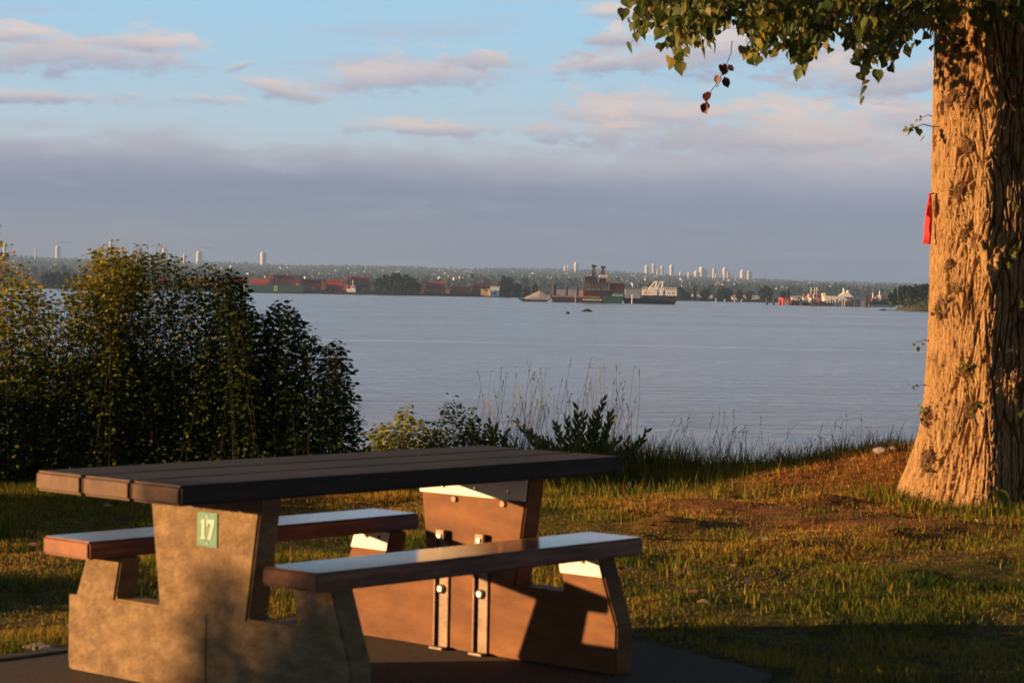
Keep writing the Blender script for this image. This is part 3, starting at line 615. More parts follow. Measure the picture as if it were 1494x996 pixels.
# stones by the tree foot and on the gravel
STONE = pm('pale_stone', (.22, .19, .16), (.45, .40, .34), 9, .9, .7, 60)
def stone(name, px, py, Y_, sx, sy, sz, label, seed):
    bm = bmesh.new(); bmesh.ops.create_icosphere(bm, subdivisions=3, radius=1)
    for v in bm.verts:
        k = .75 + .5 * float(fbm(v.co.x * 1.3 + seed, v.co.y * 1.3 + v.co.z * 1.7, seed, 3)); v.co = Vector((v.co.x * k * sx, v.co.y * k * sy, v.co.z * k * sz))
    me = bpy.data.meshes.new(name); bm.to_mesh(me); bm.free()
    for p_ in me.polygons: p_.use_smooth = True
    o = link_mesh(name, me, STONE); q_ = at(px, py, Y_); o.location = (q_.x, q_.y, float(gz(q_.x, q_.y)) + sz * .4); tag(o, label, 'stone')
stone('stone', 1284, 664, 16.6, .055, .05, .032, 'pale stone on the mound left of the tree foot, the larger one', 3)
stone('stone', 1303, 655, 16.6, .032, .03, .022, 'small pale stone touching the roots of the tree', 5)
stone('stone', 62, 953, 8.75, .075, .04, .016, 'flat grey stone lying on the kerb left of the picnic table', 8)
stone('stone', 1118, 800, 13.0, .03, .03, .015, 'small pale stone in the grass in the middle of the lawn', 9)

# ---------------------------------------------------------------- water
m, t, p, out = nt('river_water'); geo = N(t, 'ShaderNodeNewGeometry')
def wn(sx, sy, det=4, rg=.55, dist=.3):
    mp = N(t, 'ShaderNodeMapping'); mp.inputs['Scale'].default_value = (sx, sy, 1); t.links.new(geo.outputs['Position'], mp.inputs[0])
    n = N(t, 'ShaderNodeTexNoise', i_Scale=1.0, i_Detail=det, i_Roughness=rg, i_Distortion=dist); t.links.new(mp.outputs[0], n.inputs['Vector']); return n.outputs['Fac']
w1 = wn(.9, 1.7, 3); w1b = wn(.16, .55, 4, .6); w2 = wn(.0035, .018, 5, .6)
p.inputs['IOR'].default_value = 1.33
rr = N(t, 'ShaderNodeMapRange'); rr.inputs['From Min'].default_value = .35; rr.inputs['From Max'].default_value = .65; rr.inputs['To Min'].default_value = .14; rr.inputs['To Max'].default_value = .26
t.links.new(w2, rr.inputs['Value']); t.links.new(rr.outputs[0], p.inputs['Roughness'])
b1 = N(t, 'ShaderNodeBump', i_Strength=.7, i_Distance=.14); t.links.new(w1, b1.inputs['Height'])
b = N(t, 'ShaderNodeBump', i_Strength=.8, i_Distance=.45); t.links.new(w1b, b.inputs['Height']); t.links.new(b1.outputs[0], b.inputs['Normal']); t.links.new(b.outputs[0], p.inputs['Normal'])
# a thin line of foam left by a passing boat, about 190 m out
sp3 = N(t, 'ShaderNodeSeparateXYZ'); t.links.new(geo.outputs['Position'], sp3.inputs[0])
def WM(op, a, b_=None):
    n = N(t, 'ShaderNodeMath', operation=op)
    for i, v in enumerate((a, b_)):
        if v is None: continue
        if isinstance(v, (int, float)): n.inputs[i].default_value = v
        else: t.links.new(v, n.inputs[i])
    return n.outputs[0]
dline = WM('ABSOLUTE', WM('SUBTRACT', WM('ADD', sp3.outputs[1], WM('MULTIPLY', wn(.03, .03, 3), 14.0)), 199.0))
fm = N(t, 'ShaderNodeMapRange', interpolation_type='SMOOTHSTEP'); t.links.new(dline, fm.inputs['Value']); fm.inputs['From Min'].default_value = 5.5; fm.inputs['From Max'].default_value = .4
fo = WM('MULTIPLY', fm.outputs[0], WM('MULTIPLY', WM('GREATER_THAN', wn(.12, .9, 4), .46), .8))
mxw = N(t, 'ShaderNodeMix', data_type='RGBA'); t.links.new(fo, mxw.inputs['Factor']); mxw.inputs['A'].default_value = (.42, .41, .49, 1); mxw.inputs['B'].default_value = (.8, .8, .8, 1); t.links.new(mxw.outputs['Result'], p.inputs['Base Color'])
wb_ = MB(); wb_.add([(-5800, 17, WATER), (5800, 17, WATER), (5800, 2400, WATER), (-5800, 2400, WATER)], [(0, 1, 2, 3)])
tag(wb_.build('water', m), kind='structure')
DEBRIS = pm('wet_wood', (.012, .010, .009), (.03, .025, .02), 5, .7, .3)
for (px_, py_, w_, h__, lb) in ((856, 454.5, 1.3, .38, 'dark piece of driftwood floating in mid river, the larger of two'), (828, 458, .35, .25, 'small dark floating log end left of the larger driftwood'), (1288, 453, 1.6, .3, 'dark snag in the shallows off the grassy spit')):
    c = atz(px_, py_, WATER); b = MB(); b.tube([(c.x - w_, c.y, WATER + .02), (c.x - w_ * .3, c.y + .2, WATER + h__ * .7), (c.x + w_ * .2, c.y + .1, WATER + h__), (c.x + w_, c.y, WATER + .05)], [.1, .3, .34, .12], 7)
    tag(b.build('driftwood', DEBRIS, smooth=True), lb, 'driftwood')

# ---------------------------------------------------------------- far shore: terrain
def hz(px): return 424 + .0199 * (px - 747)
ridge_x = [-200, 0, 200, 400, 600, 750, 900, 1000, 1150, 1300, 1500, 1800]; ridge_h = [36, 35, 31, 29, 30, 29, 30, 24, 21, 19, 17, 14]
def far_z(x, y):
    """height of the far land: flat shore, then a long hillside up to a ridge about 8 km away"""
    x = np.asarray(x, float); y = np.asarray(y, float); pxx = 747 + x / np.maximum(y, 1) * F
    top = np.interp(pxx, ridge_x, ridge_h) + 3.5 * (fbm(pxx / 70., 3.3 + pxx * 0, 5, 4) - .5)
    f = np.clip((y - 2000) / (8000 - 2000), 0, 1); zt = top / F * 8000 * f ** 1.35
    return np.where(y < 2000, -1.6, -1.6 + zt) + np.where(y > 8000, -(y - 8000) * .02, 0) + 5 * (fbm(x / 300., y / 300., 8, 3) - .5) * (y > 2300)
sx_ = np.arange(-5800, 5801, 60.); sy_ = np.concatenate([[1450, 1475, 1500], np.arange(1600, 9600, 160.)])
def shore_y(x): return 1490 + 22 * np.sin(x / 170.) + 14 * np.sin(x / 61. + 1) - 60 * sstep(-20, -200, x)
GX, GY = np.meshgrid(sx_, sy_); off = (shore_y(GX) - 1475) * sstep(2000, 1500, GY); ZZ = far_z(GX, GY); ZZ[0] = WATER - 2; ZZ[1] = WATER + .6; GY = GY + off
V = np.stack([GX.ravel(), GY.ravel(), ZZ.ravel()], 1); a_, b_ = len(sx_), len(sy_); idx = np.arange(a_ * b_).reshape(b_, a_)
Fq = np.stack([idx[:-1, :-1].ravel(), idx[:-1, 1:].ravel(), idx[1:, 1:].ravel(), idx[1:, :-1].ravel()], 1)
HILL = pm('wooded_hillside', (.025, .035, .018), (.07, .075, .05), .01, .95, 0, spec=.1)
tag(np_mesh('hills', V, Fq, HILL, smooth=True), kind='structure')
MUD = pm('muddy_shore', (.04, .035, .025), (.09, .08, .05), .2, .95, 0, spec=.1)

# blob trees (a trunk and a crown of leaf clumps), used for the far shore
FT1 = leafmat('far_dark_foliage', [(0, (.012, .022, .010)), (1, (.04, .055, .022))], .1, .8, .1)
FT2 = leafmat('far_green_foliage', [(0, (.03, .05, .012)), (1, (.08, .09, .025))], .1, .8, .1)
def clump_mesh(name, cx, cy, cz, rx, ry, rz_, n, s, mat_, parent=None, cone=False):
    d = unit(RNG.normal(0, 1, (n, 3))); r = RNG.uniform(.45, 1.05, (n, 1)) ** .5
    lob = .8 + .35 * fbm(d[:, 0] * 2 + cx, d[:, 1] * 2 + d[:, 2] * 2.4, 12, 2)[:, None]; P_ = d * r * lob
    if cone: 
        zf = RNG.uniform(0, 1, n); a = RNG.uniform(0, 2 * PI, n); q = (1 - zf) * (.75 + .35 * np.sin(zf * 30)) * RNG.uniform(.6, 1.05, n); P_ = np.stack([np.cos(a) * q, np.sin(a) * q, zf * 2 - 1], 1)
    P_ = P_ * [[rx, ry, rz_]] + [[cx, cy, cz]]
    v_, f_, a_ = leaves(P_, rnd(n), rnd(n), s * RNG.uniform(.6, 1.4, n), .9, OVAL, RNG.uniform(0, 1, n)); return np_mesh(name, v_, f_, mat_, parent, attr=a_)
def far_tree(px, ytop, wpx, Y_, label, group=None, mat_=None, cone=False, zb=-1.8, n=420):
    c = at(px, 430, Y_); top = at(px, ytop, Y_).z; w = wpx / F * Y_ / 2; h = top - zb
    r = empty('conifer_tree' if cone else 'broadleaf_tree', (c.x, c.y, zb)); tag(r, label, 'tree', group)
    b = MB(); b.tube([(0, 0, -.5), (0, 0, h * .35), (0, 0, h * .75)], [w * .10, w * .07, w * .03], 6); b.build('trunk', TWIG, r)
    if cone: clump_mesh('crown', 0, 0, h * .56, w, w, h * .47, n, w * .45, mat_ or FT1, r, True)
    else: clump_mesh('crown', 0, 0, h * .54, w, w, h * .48, n, w * .26 + .3, mat_ or FT1, r)
    return r
FAR = [(553, 405, 14), (564, 401, 18), (578, 399, 22), (592, 401, 20), (602, 407, 14), (610, 413, 9)]
for i, (a, b_, w) in enumerate(FAR): far_tree(a, b_, w, 1462 + (i % 2) * 14, 'dark broadleaf tree in the dense clump on the far shore between the container stacks', 'trees of the dark clump between the container stacks')
for (a, b_, w, lb, mt) in ((738, 403.5, 22, 'largest dark round tree standing on the far shore left of the gravel barge', FT1), (728, 412, 10, 'slim dark tree against the left side of the largest round tree on the far shore', FT1), (708, 412, 10, 'small green tree right of the red container stacks', FT2), (755, 414, 13, 'green tree right of the largest round tree', FT2), (768, 417, 10, 'low green tree behind the gravel heap, left', FT2), (781, 415, 9, 'darker tree behind the gravel heap, right', FT1),
                       (1118, 418, 20, 'big dark round tree on the far shore right of the white low sheds', FT1), (1143, 424, 9, 'small green tree right of the big round tree on the right shore', FT2), (1055, 421, 15, 'dark tree on the far shore below the rightmost cluster of towers', FT1), (1063, 420, 12, 'dark tree touching the one below the rightmost towers', FT1), (1029, 422, 14, 'round dark tree on the far shore right of the white crane barge', FT1), (993, 418, 11, 'tall dark tree just right of the white crane barge', FT1), (1003, 426, 9, 'low dark tree right of the tall one by the white crane barge', FT1), (1079, 424, 10, 'low dark tree left of the big round one on the right shore', FT1), (1093, 425, 9, 'smallest dark tree left of the big round one on the right shore', FT1)):
    far_tree(a, b_, w, 1500, lb, None, mt)
for (a, b_, w, lb) in ((1151, 424, 8, 'pointed dark conifer beside the red shed'), (1014, 424, 8, 'pointed dark conifer between two round trees right of the white crane barge')): far_tree(a, b_, w, 1498, lb, None, FT1, True)
# left bank: dark wood behind the bush
for i in range(9): far_tree(66 + i * 7 + random.uniform(-2, 2), 396 + abs(i - 3) * .9, 11, 1440, 'dark tree in the low wood seen just right of the leftmost bush', 'trees of the low wood at the far left')
# undergrowth fringe along the whole far shore: nobody could count it
P_ = []; 
for i in range(9000):
    x = random.uniform(-420, 420); y = float(shore_y(x)) + random.uniform(6, 40); P_.append((x, y, -2.2 + random.uniform(0, 1) ** 2 * 3.0 * (.3 + float(vn(x / 14., 0, 6)))))
n = len(P_); v_, f_, a_ = leaves(np.array(P_), rnd(n), rnd(n), RNG.uniform(.7, 1.9, n), .9, OVAL, RNG.uniform(0, 1, n)); tag(np_mesh('undergrowth', v_, f_, FT1, attr=a_), 'dark undergrowth along the far shore', 'undergrowth', kind='stuff')
# woods on the hillside
n = 42000; y = 2300 + 6200 * RNG.uniform(0, 1, n) ** .8; x = RNG.uniform(-.27, .27, n) * y; P_ = np.stack([x, y, far_z(x, y) + RNG.uniform(0, 9, n) * (.4 + vn(x / 200., y / 200., 4))], 1)
v_, f_, a_ = leaves(P_, rnd(n) + [[0, 0, .6]], rnd(n), RNG.uniform(4, 9, n), .8, OVAL, RNG.uniform(0, 1, n)); tag(np_mesh('distant_woods', v_, f_, FT1, attr=a_), 'wooded slopes of the distant hillside', 'woods', kind='stuff')

# hillside houses
WHITE = pm('white_wall', (.72, .69, .64), (.82, .79, .74), .5, .8, 0)
ROOF = pm('dark_roof', (.06, .05, .05), (.12, .10, .09), .5, .8, 0)
GREYW = pm('grey_wall', (.28, .27, .27), (.42, .40, .38), .5, .8, 0)
TANW = pm('tan_wall', (.42, .30, .20), (.55, .42, .30), .5, .8, 0)
def house(w, d, h, wall, nm):
    r = empty('hillside_house'); b = MB(); b.box((-w, -d, -4), (w, d, h)); b.build('wall', wall, r)
    b = MB(); b.prism([(-d - .6, h), (d + .6, h), (0, h + d * .55)], -w - .6, w + .6, ax=0); b.build('roof', ROOF, r); return r
protos = [house(6, 5, 6, WHITE, 0), house(9, 5, 5, WHITE, 0), house(5, 5, 8, TANW, 0), house(14, 7, 8, WHITE, 0)]
houses = 0
for i in range(290):
    pxh = random.uniform(395, 1345) if random.random() < .78 else random.uniform(0, 395); y = random.uniform(3200, 7900); x = (pxh - 747) / F * y; z = float(far_z(x, y))
    k = random.choice((0, 0, 1, 2)) if i % 19 else 3; o = protos[k] if protos[k].get('label') is None else copy_tree(protos[k])
    o.location = (x, y, z + 5); o.rotation_euler = (0, 0, random.uniform(-.7, .9)); s = random.uniform(.35, .8); o.scale = (s, s, s)
    tag(o, ('small white house scattered on the distant hillside', 'long white house scattered on the distant hillside', 'tall tan house scattered on the distant hillside', 'large white block among the houses of the distant hillside')[k], 'house', 'houses on the distant hillside')

# towers on the ridge
TWR = pm('pale_tower', (.84, .76, .68), (.92, .86, .80), .03, .6, 0); TWG = pm('tower_glass_bands', (.22, .22, .24), (.34, .33, .35), .05, .35, 0)
def tower(px, ytop, ybot, wpx, label, Y_=7400, rz=.5, crane=False):
    a = at(px, ytop, Y_); bz = at(px, ybot, Y_).z - 12; w = wpx / F * Y_ / 2 * .95; h = a.z - bz
    r = empty('apartment_tower', (a.x, a.y, bz), rz); tag(r, label, 'tower')
    b = MB(); b.prism([(-w, -w * .8), (-w * .6, -w), (w * .6, -w), (w, -w * .8), (w, w * .8), (w * .6, w), (-w * .6, w), (-w, w * .8)], 0, h, ax=2); b.box((-w * .5, -w * .5, h), (w * .5, w * .5, h + 4)); b.build('wall', TWR, r)
    b = MB(); z = 4.
    while z < h - 2: b.box((-w * 1.03, -w * .5, z), (-w * .995, w * .5, z + 1.3)); b.box((-w * .5, -w * 1.03, z), (w * .5, -w * .995, z + 1.3)); z += 3.1
    o = b.build('window_bands', TWG, r)
    if crane:
        b = MB(); b.beam((w * 1.6, 0, 0), (w * 1.6, 0, h + 16), .9); b.beam((w * 1.6 - 14, 0, h + 13), (w * 1.6 + 34, 0, h + 14.5), .8); b.beam((w * 1.6, 0, h + 18), (w * 1.6 + 22, 0, h + 14), .4); b.build('tower_crane', WHITE, r)
T_ = [(7, 358, 375, 4, 'slim pale tower at the far left, above the leftmost bush'), (52, 363.5, 375, 2.4, 'thinnest tower on the left ridge'), (84.5, 360, 375, 6, 'pale tower with a pointed crane on the left ridge', True), (162, 351, 372, 4.5, 'tower rising behind the tip of the tall bush'), (240, 361, 375, 5, 'tower half hidden by bush leaves'), (269.6, 371, 380, 4, 'short white tower left of the one with the level crane'), (290.5, 367.5, 380, 7, 'broad tower under a level crane left of centre ridge', True), (384.2, 369, 386, 7.5, 'lone broad tower above the red containers'),
      (824.5, 389.5, 401, 3.2, 'left of the twin slim white towers left of the crane barge'), (829, 389, 401, 3.2, 'right of the twin slim white towers left of the crane barge'), (840.8, 384, 399, 5.5, 'tallest white tower just left of the crane barge'),
      (943.8, 388, 402, 5, 'leftmost tower of the white cluster right of the crane barge'), (953.8, 386.5, 404, 5, 'tallest tower of the white cluster right of the crane barge'), (959.5, 392.5, 403, 5, 'pinkish lower tower beside the tallest of its cluster'), (966, 389, 401, 5, 'tower third from the left in the white cluster right of the crane barge'), (980, 388, 404, 6, 'single white tower between two tower clusters'), (993, 397.5, 407, 5.5, 'low tower above the shore trees right of the white crane barge'), (1005, 399, 406, 5, 'smallest white tower above the white crane barge'),
      (1016, 397, 412, 7, 'broad shaded tower, left of the right hand cluster'), (1024, 391, 413, 7, 'tall tower of the right hand cluster with a rounded top'), (1030.5, 395, 408, 4, 'slim tower touching the tall rounded one'), (1041.7, 393, 406, 5, 'pale slim tower in the middle of the right hand cluster'), (1045, 399, 414, 6, 'pinkish tower standing before the pale slim one'), (1057.6, 392, 404, 6, 'tower behind the pink striped one in the right hand cluster'), (1062.3, 396, 415, 6.5, 'pink striped tower reaching lowest on the slope'), (1069, 402, 408, 3, 'tiny white tower right of the pink striped one'), (1083.7, 395, 411, 6.5, 'left of the two rightmost towers'), (1092.8, 396.5, 413, 8, 'rightmost and broadest tower of the ridge')]
for q_ in T_: tower(q_[0], q_[1], q_[2], q_[3], q_[4], crane=len(q_) > 5)

# ---------------------------------------------------------------- container yard
def cmat(n, c): return pm(n, tuple(x * .75 for x in c), c, .8, .6, 0)
CM = {'red': cmat('red_container_paint', (.50, .055, .035)), 'orange': cmat('orange_container_paint', (.55, .14, .05)), 'maroon': cmat('maroon_container_paint', (.20, .03, .03)), 'white': cmat('white_container_paint', (.7, .68, .6)), 'blue': cmat('blue_container_paint', (.04, .06, .13)), 'grey': cmat('grey_container_paint', (.10, .10, .12)), 'cream': cmat('cream_container_paint', (.60, .52, .28))}
cproto = {}
def container(col, x, y, z, rz, where):
    if col not in cproto:
        b = MB(); L, W_, Hh = 6.1, 1.22, 2.55; b.box((-L, -W_, 0), (L, W_, Hh))
        for i in range(24):
            xx = -L + .4 + i * .5
            b.box((xx, -W_ - .05, .2), (xx + .22, -W_ - .002, Hh - .2)); b.box((xx, W_ + .002, .2), (xx + .22, W_ + .05, Hh - .2))
        for yy in (-.9, -.3, .3, .9): b.tube([(-L - .05, yy, .1), (-L - .05, yy, Hh - .1)], .04, 4)
        b.box((-L - .02, -.02, .05), (-L - .001, .02, Hh - .05)); o = b.build('shipping_container', CM[col]); cproto[col] = o
    else: o = cproto[col].copy(); C.objects.link(o)
    o.location = (x, y, z); o.rotation_euler = (0, 0, rz)
    tag(o, '%s shipping container in a stack %s' % (col, where), 'container', '%s containers stacked %s' % (col, where))
def yard(px0, px1, Y_, hs, cols, where, step=28, end_p=.4):
    px = px0
    while px < px1:
        endon = random.random() < end_p; w = 7.0 if endon else 29.0; w *= 1500 / Y_; cx = px + w / 2; x = (cx - 747) / F * Y_; n_ = hs(cx)
        col = random.choice(cols)
        for k in range(n_):
            if random.random() < .45: col = random.choice(cols)
            container(col, x, Y_ + random.uniform(-1, 1), -1.5 + 2.58 * k, (PI / 2 if endon else 0) + random.uniform(-.01, .01), where)
        px += w + random.uniform(.6, 2)
red = ['red', 'red', 'orange', 'maroon', 'maroon', 'red', 'grey', 'blue', 'orange', 'cream', 'maroon']
yard(232, 366, 1500, lambda p_: random.choice((2, 3, 3)), red, 'on the far shore behind the bush')
yard(362, 470, 1500, lambda p_: random.choice((3, 4, 4)) if p_ < 440 else random.choice((2, 3)), red + ['white'], 'behind the long green barge')
yard(470, 548, 1500, lambda p_: 4 if 490 < p_ < 532 else random.choice((2, 3, 3)), ['red', 'orange', 'red', 'maroon', 'grey', 'maroon'], 'on the far shore above the tugboat')
yard(611, 698, 1500, lambda p_: random.choice((2, 3, 3, 2)), ['orange', 'red', 'maroon', 'orange', 'orange', 'red', 'grey'], 'on the far shore right of the dark tree clump', end_p=.7)

# low sheds on the far shore
CORR = pm('grey_shed_cladding', (.18, .19, .22), (.28, .29, .32), .3, .6, 0)
def shed(px0, px1, ytop, ybot, Y_, wall, roof, label, roofpx=2.0, name='long_shed'):
    a = at(px0, ytop, Y_); c = at(px1, ytop, Y_); zb = min(at(px0, ybot, Y_).z, a.z - 2); zt = (a.z + c.z) / 2; w = (c.x - a.x) / 2; d = 8; hr = roofpx / F * Y_
    r = empty(name, ((a.x + c.x) / 2, Y_ + d, zb), random.uniform(-.04, .04)); tag(r, label, 'building'); h = zt - zb - hr
    b = MB(); b.box((-w, -d, -1), (w, d, h)); b.build('wall', wall, r)
    b = MB(); b.prism([(-d - .5, h + .01), (d + .5, h + .01), (0, h + hr)], -w - .4, w + .4, ax=0); b.build('roof', roof, r)
    nd = max(1, int(w / 7))
    for i in range(nd):
        xx = -w + (i + .5) * 2 * w / nd; b = MB(); b.box((xx - 1.0, -d - .1, 0), (xx + 1.0, -d - .003, min(2.4, h * .6))); b.build('door', GREYW, r)
shed(716, 729, 417, 430, 1492, WHITE, WHITE, 'small white gabled building left of the largest round shore tree')
shed(701, 716, 419, 430, 1498, TANW, CM['orange'], 'tan building with orange roof beside the small white gabled one')
shed(786, 799, 419.5, 432, 1500, CM['cream'], CM['cream'], 'cream boxy building right behind the gravel heap')
shed(803, 850, 420, 435, 1500, CORR, CORR, 'long grey shed behind the pilings of the crane barge')
shed(913, 935, 420, 436, 1500, CORR, CORR, 'grey shed between the orange boxes and the white crane barge')
for i, (a, b_) in enumerate(((1012, 1040), (1068, 1108), (1155, 1190))): shed(a, b_, 429.5 + i * 1.2, 440, 1520, WHITE, WHITE, ('low white shed just right of the tree by the white crane barge', 'long low white shed left of the big round shore tree', 'long low white shed behind the moored boats')[i])
shed(145, 192, 405, 418, 1470, WHITE, CM['cream'], 'pale low buildings glimpsed through the tall bush'); shed(196, 215, 407, 418, 1470, WHITE, WHITE, 'white shed glimpsed through the right half of the tall bush')
shed(1142, 1152.5, 434, 445, 1115, CM['red'], CM['orange'], 'red shed on piles at the right of the river', .6, 'red_shed')
BLUER = pm('blue_grey_roof', (.13, .18, .27), (.2, .26, .36), .5, .5, 0)
shed(1236, 1262, 433.5, 447, 1085, CORR, BLUER, 'boathouse with a pale blue roof beside the moored white ship', 3.5, 'boathouse')

# ---------------------------------------------------------------- vessels
HULL = pm('black_hull', (.012, .012, .014), (.035, .033, .032), .4, .6, 0); GREENH = pm('green_hull', (.010, .060, .045), (.016, .085, .062), .15, .6, 0); GREENL = pm('lime_paint', (.35, .55, .18), (.5, .65, .25), .5, .6, 0)
DECK = pm('timber_deck', (.20, .12, .08), (.36, .22, .15), .3, .8, 0); GRAVEL = pm('pale_gravel', (.30, .28, .27), (.48, .45, .43), .8, .95, .8, 3, dist=.4); DARKST = pm('dark_steel_lattice', (.015, .015, .02), (.04, .035, .04), .5, .6, 0); RUST = pm('rust_red_steel', (.30, .040, .022), (.46, .080, .040), .3, .7, 0)
SHIPW = pm('white_ship_paint', (.75, .73, .70), (.86, .84, .80), .5, .4, 0)
def hull(b, L, W, Hh, z0=-.5, rake=1.5):
    b.prism([(-L, Hh), (-L + rake, z0), (L - rake, z0), (L, Hh)], -W, W, ax=1)
def vessel(name, label, pxc, py, Yd=None, cat='barge', rz=0):
    c = atz(pxc, py, WATER) if Yd is None else at(pxc, py, Yd); r = empty(name, (c.x, c.y, WATER), rz); tag(r, label, cat); return r, c.y / F     # metres per pixel
# long green barge, left
r, s = vessel('green_barge', 'long green barge moored below the red containers', 392, 427, 1400); s = 1400 / F
b = MB(); hull(b, 54 * s, 7, 4.9, -.5, 2); b.build('hull', GREENH, r); b = MB(); b.box((-54 * s + 2, -7.05, -.4), (54 * s - 2, 7.05, .7)); b.build('boot_stripe', HULL, r)
for xx in (10.5, 13.5): b = MB(); b.box((xx * s - .35, -7.2, 1.2), (xx * s + .35, -7.06, 4.6)); b.build('lime_post', GREENL, r)
for k in range(6): b = MB(); b.box(((-52 + k * 3.4) * s, -7.2, 1.4), ((-50.2 + k * 3.4) * s, -7.06, 4.4)); b.build('lime_panel', GREENL, r)
b = MB(); b.box((-53 * s, -7.2, 4.5), (-32 * s, -7.06, 4.75)); b.build('rail', GREENL, r)
# tug
def tug(label, px, py, Yd, L=9, cols=(HULL, SHIPW), rz=0):
    r, s = vessel('tugboat', label, px, py, Yd, 'tugboat', rz)
    b = MB(); b.prism([(-L, 1.5), (-L * .9, -.4), (L * .85, -.4), (L * 1.05, 2.3), (L * .6, 1.7)], -2.3, 2.3, ax=1); b.build('hull', cols[0], r, bevel=.1)
    b = MB(); b.box((-L * .1, -1.6, 1.55), (L * .5, 1.6, 3.7)); w = b.build('cabin', cols[1], r)
    b = MB(); b.box((L * .15, -1.2, 3.72), (L * .45, 1.2, 5.6)); w = b.build('wheelhouse', cols[1], r); b = MB(); b.box((L * .18, -1.25, 4.5), (L * .42, -1.203, 5.2)); b.build('window', HULL, w)
    b = MB(); b.tube([(-L * .05, 0, 3.7), (-L * .05, 0, 5.8)], .5, 8); b.build('funnel', RUST, r); b = MB(); b.beam((L * .3, 0, 5.6), (L * .3, 0, 9.0), .12); b.beam((L * .3 - 1, 0, 7.6), (L * .3 + 1, 0, 7.6), .1); b.build('mast', SHIPW, r)
tug('small dark tugboat with white wheelhouse right of the long green barge', 508, 429, 1395)
# marker post by the dark trees
def marker(name, px, ytop, ybot, mat_, label, r_=.35, board=False):
    c = atz(px, ybot, WATER); Y_ = min(c.y, 1480); a = at(px, ytop, Y_); b = MB(); b.tube([(a.x, a.y, WATER - 1), (a.x, a.y, a.z)], r_, 8)
    if board: b.box((a.x - 1.1, a.y - .5, a.z - 2.2), (a.x + 1.1, a.y - .36, a.z))
    tag(b.build(name, mat_), label, 'post')
marker('channel_marker', 594.5, 417, 427, SHIPW, 'white channel marker before the dark tree clump', .3, True)
# gravel barge
BY = 960.0; s = BY / F
def bx(px): return (px - 870) * s
c0 = at(870, 441, BY)
def bv(name, label, px0, px1, cat='barge'):
    c = at((px0 + px1) / 2, 441, BY); r = empty(name, (c.x, c.y, WATER)); tag(r, label, cat); return r, (px1 - px0) / 2 * s
r, L = bv('gravel_barge', 'low barge loaded with a pale heap of gravel', 755, 804)
b = MB(); hull(b, L, 5.5, 1.3, -.5, 3); b.build('hull', HULL, r); b = MB(); b.box((-L + 3, -5.56, .9), (L - 1, -5.503, 1.25)); b.build('pale_rubbing_strake', GRAVEL, r)
gx = np.linspace(-L + 3, L - .5, 60); gy = np.linspace(-5, 5, 24); A_, B_ = np.meshgrid(gx, gy); prof_ = np.interp(A_, [-L + 3, -L + 6.5, -L + 9, 0, L - 3, L - .5], [0.3, 2.2, 3.3, 3.6, 3.2, 2.4]) * np.clip(1.15 - np.abs(B_ / 5.) ** 2.2, 0, 1) + .5 * (fbm(A_ * .6, B_ * .6, 3, 4) - .5)
V = np.stack([A_.ravel(), B_.ravel(), 1.2 + np.maximum(prof_, 0).ravel()], 1); idx = np.arange(len(gx) * len(gy)).reshape(len(gy), len(gx)); Fq = np.stack([idx[:-1, :-1].ravel(), idx[:-1, 1:].ravel(), idx[1:, 1:].ravel(), idx[1:, :-1].ravel()], 1)
np_mesh('gravel_heap', V, Fq, GRAVEL, r, smooth=True)
# crane barge
r, L = bv('crane_barge', 'long black deck barge carrying two dark lattice derricks and rusty machinery', 804, 908)
b = MB(); hull(b, L, 7, 2.1, -.5, 1.5); b.build('hull', HULL, r)
b = MB(); b.box((-L + 1, -6.8, 2.11), (L * .35, 6.8, 2.75)); b.build('timber_deck_load', DECK, r)
b = MB()
for i in range(9): b.box((-L * .12 + i * .9, -7.06, 1.0), (-L * .12 + i * .9 + .5, -7.003, 1.6))
b.build('white_lettering_strip', SHIPW, r)
def lx(px): return (px - 856) * s
def lz(py, px=870): return (at(px, py, BY).z - WATER)
b = MB(); b.box((lx(849), -5, 2.76), (lx(893), 5, lz(424))); b.build('lower_machinery_house', RUST, r)
for i in range(9): b = MB(); x_ = lx(851 + i * 4.5); b.box((x_, -5.4, 2.8), (x_ + .35, -5.003, lz(424.5))); b.build('rib', DARKST, r)
b = MB(); b.box((lx(850), -5.5, lz(424) + .02), (lx(889), 5.5, lz(423.2)))
for i in range(12): x_ = lx(850.2 + i * 3.4); b.beam((x_, -5.3, lz(424)), (x_, -5.3, lz(412)), .12); b.beam((x_, -5.3, lz(424)), (min(x_ + .97, lx(889)), -5.3, lz(412)), .08)
b.box((lx(851), -4.6, lz(421)), (lx(886), 4, lz(412.5))); b.box((lx(850), -5.6, lz(412)), (lx(889), 5.2, lz(411.2))); b.build('upper_platform', DARKST, r)
b = MB(); b.box((lx(852), -5.2, lz(411)), (lx(864), 2, lz(403.6))); b.box((lx(850.5), -5.6, lz(403.5)), (lx(866), 2.6, lz(403))); b.build('dark_cabin', DARKST, r)
b = MB(); b.box((lx(873), -5.2, lz(405)), (lx(884), 2, lz(401.2))); cb = b.build('white_cab', SHIPW, r); b = MB(); b.box((lx(874.5), -5.26, lz(404)), (lx(877), -5.203, lz(402.4))); b.box((lx(879), -5.26, lz(404)), (lx(882), -5.203, lz(402.4))); b.build('window', HULL, cb)
b = MB(); b.box((lx(883), -5, lz(411)), (lx(890), 3, lz(406))); b.build('brown_box', DECK, r)
